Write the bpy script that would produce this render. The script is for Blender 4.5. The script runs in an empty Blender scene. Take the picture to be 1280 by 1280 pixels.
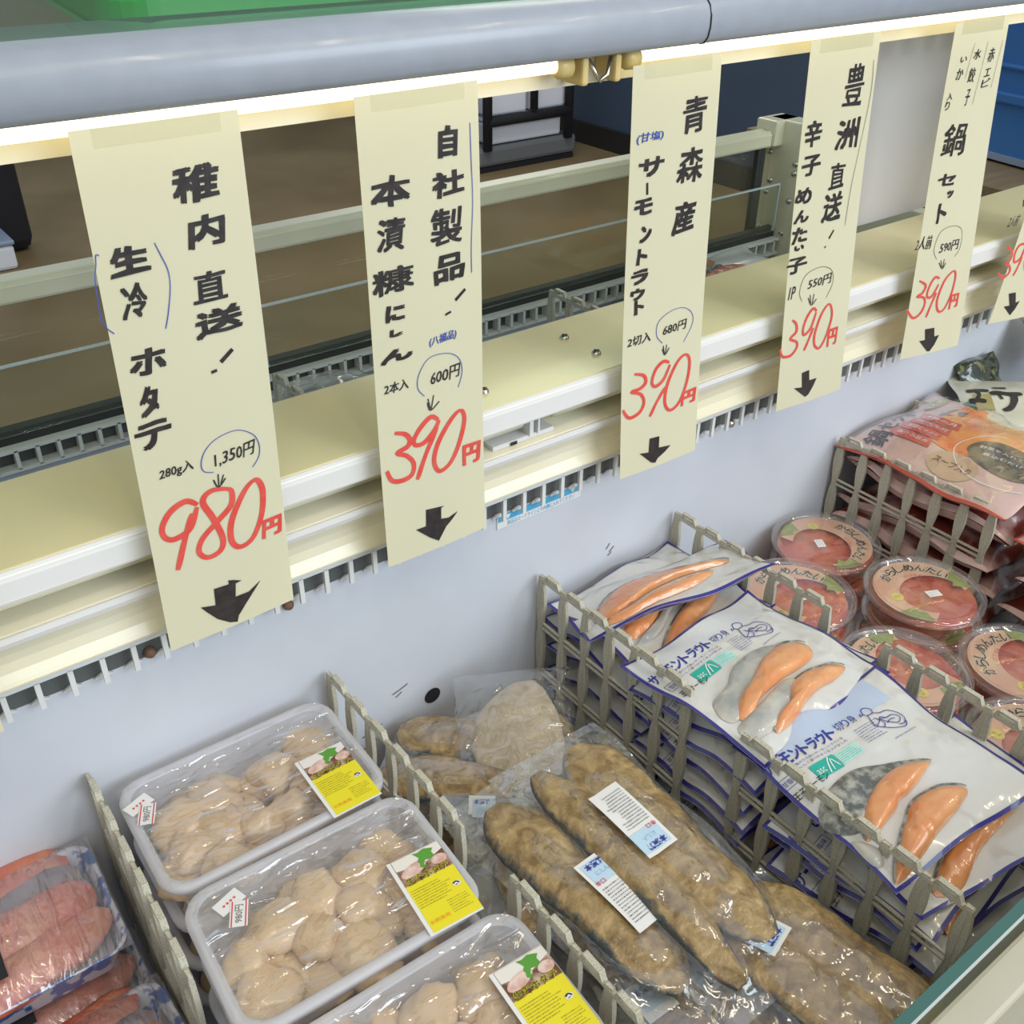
import bpy, bmesh, math, random
from mathutils import Vector, Matrix, noise
from mathutils.geometry import tessellate_polygon
sc = bpy.context.scene
# ------------------------------------------------------------------ camera, sky, lamps, exposure
cd = bpy.data.cameras.new('camera'); cam = bpy.data.objects.new('camera', cd); sc.collection.objects.link(cam)
cd.sensor_width = 36.0; cd.lens = 1263.0 / 1280.0 * 36.0; cd.clip_start = 0.02; cd.clip_end = 60
X = Vector((1980, 799, -1263)).normalized(); Y = Vector((-1140, 830, -1263)).normalized(); Y = (Y - X * X.dot(Y)).normalized()
Z = X.cross(Y)
cam.matrix_world = Matrix.Translation((0, -0.62, 0)) @ Matrix((X, Y, Z)).to_4x4()
sc.camera = cam
sc.view_settings.view_transform = 'Standard'; sc.view_settings.look = 'None'
sc.view_settings.exposure = 0.0; sc.view_settings.gamma = 1.0; sc.view_settings.use_curve_mapping = False
sc.cycles.transparent_max_bounces = 40; sc.cycles.max_bounces = 8
w = bpy.data.worlds.new('world'); sc.world = w; w.use_nodes = True
w.node_tree.nodes['Background'].inputs[0].default_value = (0.80, 0.88, 1.0, 1); w.node_tree.nodes['Background'].inputs[1].default_value = 0.60
def area(name, loc, target, sx, sy, power, col):
    l = bpy.data.lights.new(name, 'AREA'); l.shape = 'RECTANGLE'; l.size = sx; l.size_y = sy; l.energy = power; l.color = col
    o = bpy.data.objects.new(name, l); sc.collection.objects.link(o); o.location = loc
    o.rotation_euler = (Vector(target) - Vector(loc)).to_track_quat('-Z', 'Y').to_euler(); return o
area('window_daylight', (1.6, -3.4, 1.1), (0.7, 0, -0.5), 2.8, 1.8, 100, (0.80, 0.90, 1.0))
for k in range(7):  # unseen overhead row, extra lamps added for more glints on the plastic film
    area('unseen_ceiling_lamp', (-1.2 + .65 * k, -1.0 - .35 * (k % 2), 1.35), (-1.2 + .65 * k, -0.9, -1), 0.07, .6, 4, (1.0, 0.84, 0.58))
area('unseen_ceiling_lamp', (2.6, 2.6, 1.35), (2.6, 2.6, -1), 1.2, 1.2, 30, (1.0, 0.93, 0.80))  # unseen overhead light added to brighten the far floor

# ------------------------------------------------------------------ materials
MATS = {}
def mat(name, col, rough=.5, metal=0., nz=None, bump=None, coat=0., emit=None, spec=.5, trans=0., speck=None, sheen=0):
    if name in MATS: return MATS[name]
    m = bpy.data.materials.new(name); m.use_nodes = True; nt = m.node_tree; b = nt.nodes['Principled BSDF']
    b.inputs['Base Color'].default_value = (*col, 1); b.inputs['Roughness'].default_value = rough; b.inputs['Metallic'].default_value = metal
    b.inputs['Specular IOR Level'].default_value = spec; b.inputs['Coat Weight'].default_value = coat; b.inputs['Coat Roughness'].default_value = .08
    b.inputs['Transmission Weight'].default_value = trans
    tc = nt.nodes.new('ShaderNodeTexCoord')
    if nz:                       # (scale, second colour, low, high, detail[, stretch])
        n = nt.nodes.new('ShaderNodeTexNoise'); n.inputs['Scale'].default_value = nz[0]; n.inputs['Detail'].default_value = nz[4] if len(nz) > 4 else 4
        mp = nt.nodes.new('ShaderNodeMapping'); nt.links.new(tc.outputs['Object'], mp.inputs[0]); nt.links.new(mp.outputs[0], n.inputs['Vector'])
        if len(nz) > 5: mp.inputs['Scale'].default_value = nz[5]
        r = nt.nodes.new('ShaderNodeValToRGB'); r.color_ramp.elements[0].position = nz[2]; r.color_ramp.elements[1].position = nz[3]
        r.color_ramp.elements[0].color = (*col, 1); r.color_ramp.elements[1].color = (*nz[1], 1)
        nt.links.new(n.outputs[0], r.inputs[0]); nt.links.new(r.outputs[0], b.inputs['Base Color'])
    if bump:                     # (scale, strength, distance[, type])
        n = nt.nodes.new('ShaderNodeTexNoise'); n.inputs['Scale'].default_value = bump[0]; n.inputs['Detail'].default_value = 4
        if len(bump) > 3: n.noise_type = bump[3]
        nt.links.new(tc.outputs['Object'], n.inputs['Vector'])
        bp = nt.nodes.new('ShaderNodeBump'); bp.inputs['Strength'].default_value = bump[1]; bp.inputs['Distance'].default_value = bump[2]
        nt.links.new(n.outputs[0], bp.inputs['Height']); nt.links.new(bp.outputs[0], b.inputs['Normal']); nt.links.new(bp.outputs[0], b.inputs['Coat Normal'])
    if emit: b.inputs['Emission Color'].default_value = (*emit[0], 1); b.inputs['Emission Strength'].default_value = emit[1]
    MATS[name] = m; return m
def film(name, tint=(1, 1, 1), haze=.08, hcol=(.85, .85, .88), rough=.08, scale=40, strength=.5, dist=.002, ior=1.45, base=.09, gl=(1, 1, 1), ridge=True, stretch=(1, 1, 1)):
    m = bpy.data.materials.new(name); m.use_nodes = True; nt = m.node_tree; nt.nodes.clear(); N = nt.nodes.new; L = nt.links.new
    out = N('ShaderNodeOutputMaterial'); tr = N('ShaderNodeBsdfTransparent'); tr.inputs[0].default_value = (*tint, 1)
    g = N('ShaderNodeBsdfGlossy'); g.inputs['Roughness'].default_value = rough; g.inputs[0].default_value = (*gl, 1)
    d = N('ShaderNodeBsdfDiffuse'); d.inputs[0].default_value = (*hcol, 1)
    tl = N('ShaderNodeBsdfTranslucent'); tl.inputs[0].default_value = (*hcol, 1)
    md = N('ShaderNodeMixShader'); md.inputs[0].default_value = .45; L(d.outputs[0], md.inputs[1]); L(tl.outputs[0], md.inputs[2])
    lw_ = N('ShaderNodeLayerWeight'); lw_.inputs[0].default_value = .5
    pw = N('ShaderNodeMath'); pw.operation = 'POWER'; pw.inputs[1].default_value = 4.0; L(lw_.outputs['Facing'], pw.inputs[0])
    ma = N('ShaderNodeMath'); ma.operation = 'MULTIPLY_ADD'; ma.inputs[1].default_value = .8; ma.inputs[2].default_value = base; L(pw.outputs[0], ma.inputs[0]); fr = lw_
    m1 = N('ShaderNodeMixShader'); L(ma.outputs[0], m1.inputs[0]); L(tr.outputs[0], m1.inputs[1]); L(g.outputs[0], m1.inputs[2])
    m2 = N('ShaderNodeMixShader'); m2.inputs[0].default_value = haze; L(m1.outputs[0], m2.inputs[1]); L(md.outputs[0], m2.inputs[2]); L(m2.outputs[0], out.inputs[0])
    if strength:
        tc = N('ShaderNodeTexCoord'); mp = N('ShaderNodeMapping'); mp.inputs['Scale'].default_value = stretch
        n = N('ShaderNodeTexNoise'); n.inputs['Scale'].default_value = scale; n.inputs['Detail'].default_value = 3; n.inputs['Distortion'].default_value = .6
        if ridge: n.noise_type = 'RIDGED_MULTIFRACTAL'; n.normalize = False
        L(tc.outputs['Object'], mp.inputs[0]); L(mp.outputs[0], n.inputs['Vector'])
        bp = N('ShaderNodeBump'); bp.inputs['Strength'].default_value = strength; bp.inputs['Distance'].default_value = dist
        L(n.outputs[0], bp.inputs['Height']); L(bp.outputs[0], g.inputs['Normal']); L(bp.outputs[0], fr.inputs['Normal'])
    MATS[name] = m; return m
PANEL = mat('white_painted_panel', (.62, .65, .705), .45, nz=(7, (.57, .59, .635), .45, .75, 6), bump=(300, .03, .0005))
CREAM = mat('cream_enamel', (.80, .72, .42), .28, nz=(3, (.76, .66, .36), .4, .8, 3), coat=.3)
CREAMW = mat('ivory_enamel', (.84, .79, .60), .3, nz=(5, (.78, .72, .50), .45, .8, 3), coat=.2)
NOSE = mat('white_vinyl_edge', (.80, .79, .76), .3)
GREYM = mat('grey_moulding', (.33, .365, .415), .33, nz=(60, (.36, .395, .45), .3, .7), coat=.15)
GRILLE = mat('grey_white_plastic', (.74, .75, .73), .4)
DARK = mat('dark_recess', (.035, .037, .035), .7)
CAV = mat('shaded_duct_metal', (.11, .12, .115), .6)  # dark colour stands in for shade inside the duct openings
SEAM = mat('black_seam', (.02, .02, .02), .5)
STEEL = mat('screw_steel', (.6, .58, .52), .25, 1.)
RUST = mat('rusty_screw', (.18, .10, .06), .7)
TUBE = mat('lit_fluorescent_tube', (1, 1, 1), .4, emit=((1.0, .84, .50), 2.3))
SOCK = mat('amber_socket_plastic', (.72, .55, .22), .4)
PAPER = mat('pale_yellow_paper', (.88, .85, .64), .75, nz=(9, (.86, .83, .61), .4, .7))
nt_ = PAPER.node_tree; b_ = nt_.nodes['Principled BSDF']; tl_ = nt_.nodes.new('ShaderNodeBsdfTranslucent'); tl_.inputs[0].default_value = (.85, .80, .50, 1)
mx_ = nt_.nodes.new('ShaderNodeMixShader'); mx_.inputs[0].default_value = .3; nt_.links.new(b_.outputs[0], mx_.inputs[1]); nt_.links.new(tl_.outputs[0], mx_.inputs[2])
nt_.links.new(mx_.outputs[0], nt_.nodes['Material Output'].inputs[0])
INK = mat('black_brush_ink', (.022, .018, .018), .5, nz=(150, (.045, .035, .034), .4, .7))
PEN = mat('black_pen_ink', (.03, .03, .035), .5)
BLUEPEN = mat('blue_pen_ink', (.05, .09, .42), .5)
REDINK = mat('red_marker_ink', (.75, .075, .055), .5, nz=(90, (.80, .13, .10), .4, .8))
DIV = mat('speckled_beige_plastic', (.54, .515, .41), .5, nz=(900, (.40, .38, .30), .52, .62, 2), bump=(700, .15, .0004))
PP = film('clear_tray_plastic', (.97, .97, .98), .55, (.88, .88, .94), .15, 30, 0)
RIM = film('frosted_tray_rim', (.9, .9, .92), .80, (.90, .91, .95), .18, 30, 0)
WRAP = film('stretched_cling_film', (1, 1, 1), .08, (.9, .88, .86), .08, 34, 1., .011, base=.14, stretch=(1, 2.6, 1))
SCAL = mat('scallop_flesh', (.60, .41, .215), .32, nz=(22, (.76, .59, .40), .3, .72, 4), bump=(120, .3, .001), coat=.5)
SCAL.node_tree.nodes['Principled BSDF'].inputs['Subsurface Weight'].default_value = .0
WHITE = mat('white_label_paper', (.80, .80, .78), .6)
YEL = mat('yellow_label_print', (.82, .72, .02), .5)
GRN = mat('green_island_print', (.10, .33, .04), .5)
PINKP = mat('scallop_photo_print', (.62, .36, .30), .5, nz=(160, (.80, .62, .54), .4, .65, 6))
BROWNP = mat('brown_photo_print', (.16, .07, .03), .5, nz=(120, (.62, .45, .36), .45, .7, 6))
LIGHTP = mat('pale_photo_print', (.80, .76, .70), .5)
TXT = mat('small_print_grey', (.15, .14, .15), .6)
TXTY = mat('small_print_brown', (.38, .30, .02), .6)
ORT = mat('orange_print', (.85, .30, .02), .5)
REDT = mat('red_print', (.70, .05, .04), .5)
BLP = mat('blue_print', (.035, .045, .30), .5)
SKYP = mat('pale_blue_print', (.50, .68, .82), .5)
TEAL = mat('teal_print', (.02, .42, .34), .5)
TEALP = mat('pale_teal_print', (.45, .72, .66), .5)
BAGW = mat('glossy_white_pouch', (.66, .66, .63), .20, bump=(55, .75, .0035, 'RIDGED_MULTIFRACTAL'), coat=.9)
BAGB = mat('navy_pouch_seal', (.035, .03, .24), .28, coat=.5)
SALM = mat('salmon_flesh', (.68, .235, .075), .3, nz=(26, (.82, .42, .19), .3, .72, 5, (1, 2, 1)), bump=(80, .7, .003, 'RIDGED_MULTIFRACTAL'), coat=1.)
SALS = mat('salmon_silver_skin', (.36, .37, .36), .3, nz=(24, (.66, .62, .52), .35, .62, 5), bump=(80, .7, .003, 'RIDGED_MULTIFRACTAL'), coat=1.)
SALD = mat('salmon_dark_skin', (.10, .11, .10), .3, nz=(130, (.42, .42, .38), .42, .66, 6), bump=(200, .4, .001), coat=.8)
ICE = mat('frozen_salmon_flesh', (.52, .06, .022), .35, nz=(32, (.60, .27, .16), .28, .72, 9), bump=(70, .9, .006), coat=.5)
ICED = mat('frozen_salmon_dark', (.12, .10, .11), .35, nz=(40, (.34, .28, .28), .35, .75, 6), coat=.5)
FILMB = film('thin_vacuum_film', (1, 1, 1), .045, (.85, .85, .84), .08, 55, 1., .006, base=.13)
FILMH = film('cloudy_vacuum_film', (1, 1, 1), .05, (.80, .80, .80), .09, 30, 1., .006, base=.12)
GLASS = film('clear_glass', (.95, .97, .93), .02, (.5, .5, .42), .02, 1, 0, base=.03)
GLASSD = film('dusty_glass', (.93, .92, .86), .05, (.42, .36, .24), .05, 1, 0, base=.03)
SHELFG = film('shelf_glass', (.80, .90, .84), .10, (.42, .55, .46), .03, 1, 0, base=.05)
GEDGE = mat('green_glass_edge', (.05, .14, .12), .15, coat=.5)
GEDGEL = mat('bright_glass_bevel', (.55, .62, .62), .2)
BODY = mat('beige_case_body', (.47, .44, .33), .35, nz=(5, (.55, .53, .42), .35, .7))
FLOOR = mat('brown_shop_floor', (.19, .14, .066), .4, nz=(2.2, (.265, .20, .105), .35, .7, 8), bump=(20, .05, .002))
BLUE = mat('blue_painted_wall', (.04, .065, .105), .5, nz=(1.2, (.055, .085, .135), .3, .7))
BIN = mat('blue_container_plastic', (.035, .16, .46), .4, nz=(4, (.05, .20, .52), .3, .7))
BINL = mat('pale_blue_plastic', (.30, .38, .52), .4)
FOAM = mat('white_polystyrene', (.86, .89, .96), .7, bump=(200, .2, .001))
CART = mat('grey_cart_plastic', (.16, .17, .18), .5)
BLACK = mat('black_cloth', (.012, .012, .016), .8)
MATG = mat('bright_green_plastic', (.035, .42, .075), .35)
FROST = film('frosted_acrylic', (.75, .72, .74), .85, (.88, .84, .82), .25, 8, .2, .002, ridge=False)
STICK = mat('cyan_sticker', (.08, .42, .68), .4)
PINKB = mat('pale_pink_pouch', (.68, .47, .41), .28, nz=(14, (.62, .42, .37), .4, .7), bump=(40, .5, .003), coat=.8)
REDB = mat('red_orange_pouch_print', (.62, .10, .06), .3, bump=(40, .5, .003), coat=.8)
NABE = mat('kimchi_pot_photo_print', (.80, .20, .04), .3, nz=(24, (.88, .50, .14), .35, .7, 6), bump=(45, .6, .003), coat=.9)
POTD = mat('dark_pot_photo_print', (.05, .035, .02), .3, nz=(50, (.24, .18, .09), .4, .7, 6), bump=(45, .5, .003), coat=.9)
CREAMB = mat('pale_cream_pouch', (.66, .66, .53), .3, nz=(8, (.60, .60, .48), .4, .7), bump=(30, .4, .003), coat=.7)
DGREEN = mat('dark_green_print', (.02, .12, .05), .35, coat=.5)
OLIVE = mat('olive_print', (.34, .29, .10), .4, nz=(30, (.45, .42, .20), .4, .7), coat=.5)
GOLD = mat('gold_line_print', (.55, .40, .12), .4)
ROE = mat('red_cod_roe', (.46, .06, .03), .22, nz=(26, (.62, .22, .11), .35, .7, 6), bump=(140, .5, .002), coat=.8)
CUPC = film('clear_cup_plastic', (1, .99, .98), .05, (.85, .80, .76), .06, 60, .25, .001, base=.05)
CUPL = film('clear_lid_plastic', (1, 1, 1), .07, (.9, .88, .86), .05, 30, .35, .0015, base=.09, ridge=False)
LPINK = mat('peach_lid_print', (.70, .45, .30), .4, nz=(18, (.64, .34, .22), .4, .7))
LGRN = mat('leaf_green_print', (.22, .27, .06), .4, nz=(40, (.36, .40, .14), .4, .7))
LYEL = mat('yellow_dot_print', (.72, .60, .12), .4)
HERR = mat('herring_in_rice_bran', (.46, .31, .13), .40, bump=(95, .8, .004), coat=.55)

# rice bran coating gets dark fish skin near the fillet edges (attribute 'edge' stored on the mesh)
nt_ = HERR.node_tree; b_ = nt_.nodes['Principled BSDF']
tc_ = nt_.nodes.new('ShaderNodeTexCoord'); n1 = nt_.nodes.new('ShaderNodeTexNoise'); n1.inputs['Scale'].default_value = 70; n1.inputs['Detail'].default_value = 9; n1.inputs['Distortion'].default_value = .8
nt_.links.new(tc_.outputs['Object'], n1.inputs['Vector'])
r1 = nt_.nodes.new('ShaderNodeValToRGB'); r1.color_ramp.elements[0].color = (.21, .13, .045, 1); r1.color_ramp.elements[1].color = (.50, .355, .16, 1); r1.color_ramp.elements[0].position = .35; r1.color_ramp.elements[1].position = .68
nt_.links.new(n1.outputs[0], r1.inputs[0])
at_ = nt_.nodes.new('ShaderNodeAttribute'); at_.attribute_name = 'edge'
n2 = nt_.nodes.new('ShaderNodeTexNoise'); n2.inputs['Scale'].default_value = 95; n2.inputs['Detail'].default_value = 8; nt_.links.new(tc_.outputs['Object'], n2.inputs['Vector'])
ad = nt_.nodes.new('ShaderNodeMath'); ad.operation = 'ADD'; nt_.links.new(at_.outputs['Fac'], ad.inputs[0]); nt_.links.new(n2.outputs[0], ad.inputs[1])
r2 = nt_.nodes.new('ShaderNodeValToRGB'); r2.color_ramp.elements[0].position = 1.16 / 2; r2.color_ramp.elements[1].position = 1.42 / 2
hf = nt_.nodes.new('ShaderNodeMath'); hf.operation = 'MULTIPLY'; hf.inputs[1].default_value = .5; nt_.links.new(ad.outputs[0], hf.inputs[0]); nt_.links.new(hf.outputs[0], r2.inputs[0])
mc = nt_.nodes.new('ShaderNodeMixRGB'); mc.inputs[2].default_value = (.055, .07, .075, 1); nt_.links.new(r2.outputs[0], mc.inputs[0]); nt_.links.new(r1.outputs[0], mc.inputs[1])
nt_.links.new(mc.outputs[0], b_.inputs['Base Color'])

# ------------------------------------------------------------------ helpers
def link(o): sc.collection.objects.link(o); return o
def tag(o, label=None, cat=None, group=None, kind=None):
    if label: o['label'] = label
    if cat: o['category'] = cat
    if group: o['group'] = group
    if kind: o['kind'] = kind
    return o
def thing(name, label, cat, loc=(0, 0, 0), rot=(0, 0, 0), group=None):
    o = link(bpy.data.objects.new(name, None)); o.empty_display_size = .02; o.location = loc; o.rotation_euler = rot
    return tag(o, label, cat, group)
class MB:
    def __init__(s): s.v = []; s.f = []; s.a = []
    def add(s, vs, fs):
        n = len(s.v); s.v += [tuple(p) for p in vs]; s.f += [tuple(i + n for i in f) for f in fs]; return s
    def box(s, x0, x1, y0, y1, z0, z1):
        return s.add([(x0, y0, z0), (x1, y0, z0), (x1, y1, z0), (x0, y1, z0), (x0, y0, z1), (x1, y0, z1), (x1, y1, z1), (x0, y1, z1)],
                     [(0, 3, 2, 1), (4, 5, 6, 7), (0, 1, 5, 4), (1, 2, 6, 5), (2, 3, 7, 6), (3, 0, 4, 7)])
    def prism(s, poly, h0, h1, ax):          # polygon in the two other axes, extruded along ax
        def P(a, b, c): return (c, a, b) if ax == 0 else ((a, c, b) if ax == 1 else (a, b, c))
        n = len(poly); vs = [P(a, b, h0) for a, b in poly] + [P(a, b, h1) for a, b in poly]
        fs = [(i, (i + 1) % n, (i + 1) % n + n, i + n) for i in range(n)]
        for t in tessellate_polygon([[Vector((a, b, 0)) for a, b in poly]]): fs += [tuple(t), tuple(i + n for i in reversed(t))]
        return s.add(vs, fs)
    def tube(s, pts, r, n=10, cap=True):
        pts = [Vector(p) for p in pts]; base = len(s.v); rs = r if isinstance(r, (list, tuple)) else [r] * len(pts)
        vs = []; fs = []
        for i, p in enumerate(pts):
            d = (pts[min(i + 1, len(pts) - 1)] - pts[max(i - 1, 0)]).normalized()
            a = d.cross(Vector((0, 0, 1)) if abs(d.z) < .9 else Vector((0, 1, 0))).normalized(); b = d.cross(a)
            for k in range(n): vs.append(p + (a * math.cos(2 * math.pi * k / n) + b * math.sin(2 * math.pi * k / n)) * rs[i])
        for i in range(len(pts) - 1):
            for k in range(n): fs.append((i * n + k, i * n + (k + 1) % n, (i + 1) * n + (k + 1) % n, (i + 1) * n + k))
        if cap: fs += [tuple(range(n))[::-1], tuple((len(pts) - 1) * n + k for k in range(n))]
        return s.add(vs, fs)
    def lathe(s, prof, n=40, c=(0, 0)):      # (r, z) profile
        vs = [(c[0] + r * math.cos(2 * math.pi * k / n), c[1] + r * math.sin(2 * math.pi * k / n), z) for r, z in prof for k in range(n)]
        fs = [(i * n + k, i * n + (k + 1) % n, (i + 1) * n + (k + 1) % n, (i + 1) * n + k) for i in range(len(prof) - 1) for k in range(n)]
        if prof[0][0] > 1e-5 and False: pass
        return s.add(vs, fs)
    def grid(s, fn, nu, nv):
        vs = [fn(i / nu, j / nv) for j in range(nv + 1) for i in range(nu + 1)]
        return s.add(vs, [(j * (nu + 1) + i, j * (nu + 1) + i + 1, (j + 1) * (nu + 1) + i + 1, (j + 1) * (nu + 1) + i) for j in range(nv) for i in range(nu)])
    def build(s, name, m, parent=None, smooth=False, bevel=0, attr=None, label=None):
        me = bpy.data.meshes.new(name); me.from_pydata(s.v, [], s.f); me.materials.append(m)
        if attr: a = me.attributes.new(attr, 'FLOAT', 'POINT'); a.data.foreach_set('value', s.a)
        if smooth:
            me.polygons.foreach_set('use_smooth', [True] * len(me.polygons))
        me.update(); o = link(bpy.data.objects.new(name, me)); o.parent = parent
        if bevel:
            md = o.modifiers.new('bevel', 'BEVEL'); md.width = bevel; md.segments = 2; md.limit_method = 'ANGLE'
        if label: o['label'] = label
        return o
def fixn(o):
    bm = bmesh.new(); bm.from_mesh(o.data); bmesh.ops.recalc_face_normals(bm, faces=bm.faces); bm.to_mesh(o.data); bm.free(); return o
def copy_tree(o, parent=None):
    c = o.copy(); link(c); c.parent = parent
    for ch in list(o.children): copy_tree(ch, c)
    return c
_fc = bpy.data.curves.new('glyph_source', 'FONT'); _fo = link(bpy.data.objects.new('glyph_source', _fc)); _gc = {}
def glyph(s, bold=0.):
    k = (s, bold)
    if k not in _gc:
        _fc.body = s; _fc.offset = bold; _fc.resolution_u = 2 if len(s) > 1 else 3
        dg = bpy.context.evaluated_depsgraph_get(); dg.update(); ev = _fo.evaluated_get(dg); me = ev.to_mesh()
        vs = [(v.co.x, v.co.y) for v in me.vertices]; fs = [tuple(p.vertices) for p in me.polygons]; ev.to_mesh_clear()
        if not vs: _gc[k] = None
        else:
            x0 = min(v[0] for v in vs); x1 = max(v[0] for v in vs); y0 = min(v[1] for v in vs); y1 = max(v[1] for v in vs)
            dx = max(x1 - x0, .12 * (1)); dy = max(y1 - y0, .12)
            _gc[k] = ([((v[0] - (x0 + x1) / 2) / dx, (v[1] - (y0 + y1) / 2) / dy) for v in vs], fs, dx / dy)
    return _gc[k]
def put_text(mb, s, cx, cy, w, h, mp, rot=0., bold=0., shear=0.):
    g = glyph(s, bold)
    if not g: return
    if w is None: w = h * g[2]
    c, sn = math.cos(rot), math.sin(rot); vs = []
    for x, y in g[0]:
        x, y = x * w, y * h; x += shear * y
        vs.append(mp(cx + x * c - y * sn, cy + x * sn + y * c))
    mb.add(vs, g[1])
def smooth_path(pts, k=5):
    P = [Vector(p) for p in pts]; 
    if len(P) < 3: return P
    out = []
    for i in range(len(P) - 1):
        a = P[max(i - 1, 0)]; b = P[i]; c = P[i + 1]; d = P[min(i + 2, len(P) - 1)]
        if (P[0] - P[-1]).length < 1e-6:
            if i == 0: a = P[-2]
            if i == len(P) - 2: d = P[1]
        for j in range(k):
            t = j / k; out.append(.5 * ((2 * b) + (c - a) * t + (2 * a - 5 * b + 4 * c - d) * t * t + (3 * b - a - 3 * c + d) * t ** 3))
    out.append(P[-1]); return out
def put_stroke(mb, pts, w, mp, taper=.25, smooth=True):
    P = smooth_path(pts) if smooth else [Vector(p) for p in pts]; n = len(P); vs = []
    for i, p in enumerate(P):
        d = P[min(i + 1, n - 1)] - P[max(i - 1, 0)]; d = d.normalized() if d.length > 1e-9 else Vector((1, 0)); nn = Vector((-d.y, d.x))
        t = i / (n - 1); ww = w * .5 * (1 - taper * abs(2 * t - 1) ** 3 + .12 * math.sin(9 * t))
        vs += [mp(*(p + nn * ww)), mp(*(p - nn * ww))]
    mb.add(vs, [(2 * i, 2 * i + 1, 2 * i + 3, 2 * i + 2) for i in range(n - 1)])
def put_poly(mb, pts, mp):
    mb.add([mp(*p) for p in pts], [tuple(t) for t in tessellate_polygon([[Vector((a, b, 0)) for a, b in pts]])])
def put_rect(mb, x0, x1, y0, y1, mp, n=6):
    mb.grid(lambda a, b: mp(x0 + (x1 - x0) * a, y0 + (y1 - y0) * b), n, n)
def put_micro(mb, x0, x1, y0, y1, rows, mp, seed=1, fill=.55):
    r = random.Random(seed); dy = (y1 - y0) / rows
    for k in range(rows):
        y = y1 - (k + .5) * dy; x = x0; end = x0 + (x1 - x0) * r.uniform(.65, 1)
        while x < end:
            wd = dy * r.uniform(.25, .6); h = dy * fill * .5 * r.uniform(.5, 1)
            put_poly(mb, [(x, y - h), (x + wd, y - h), (x + wd, y + h), (x, y + h)], mp); x += wd + dy * r.uniform(.08, .35)
def flat(o=Vector((0, 0, 0)), ex=Vector((1, 0, 0)), ey=Vector((0, 1, 0))):
    return lambda x, y: o + ex * x + ey * y
def nz(x, y, z=0): return noise.noise(Vector((x, y, z)))

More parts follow.
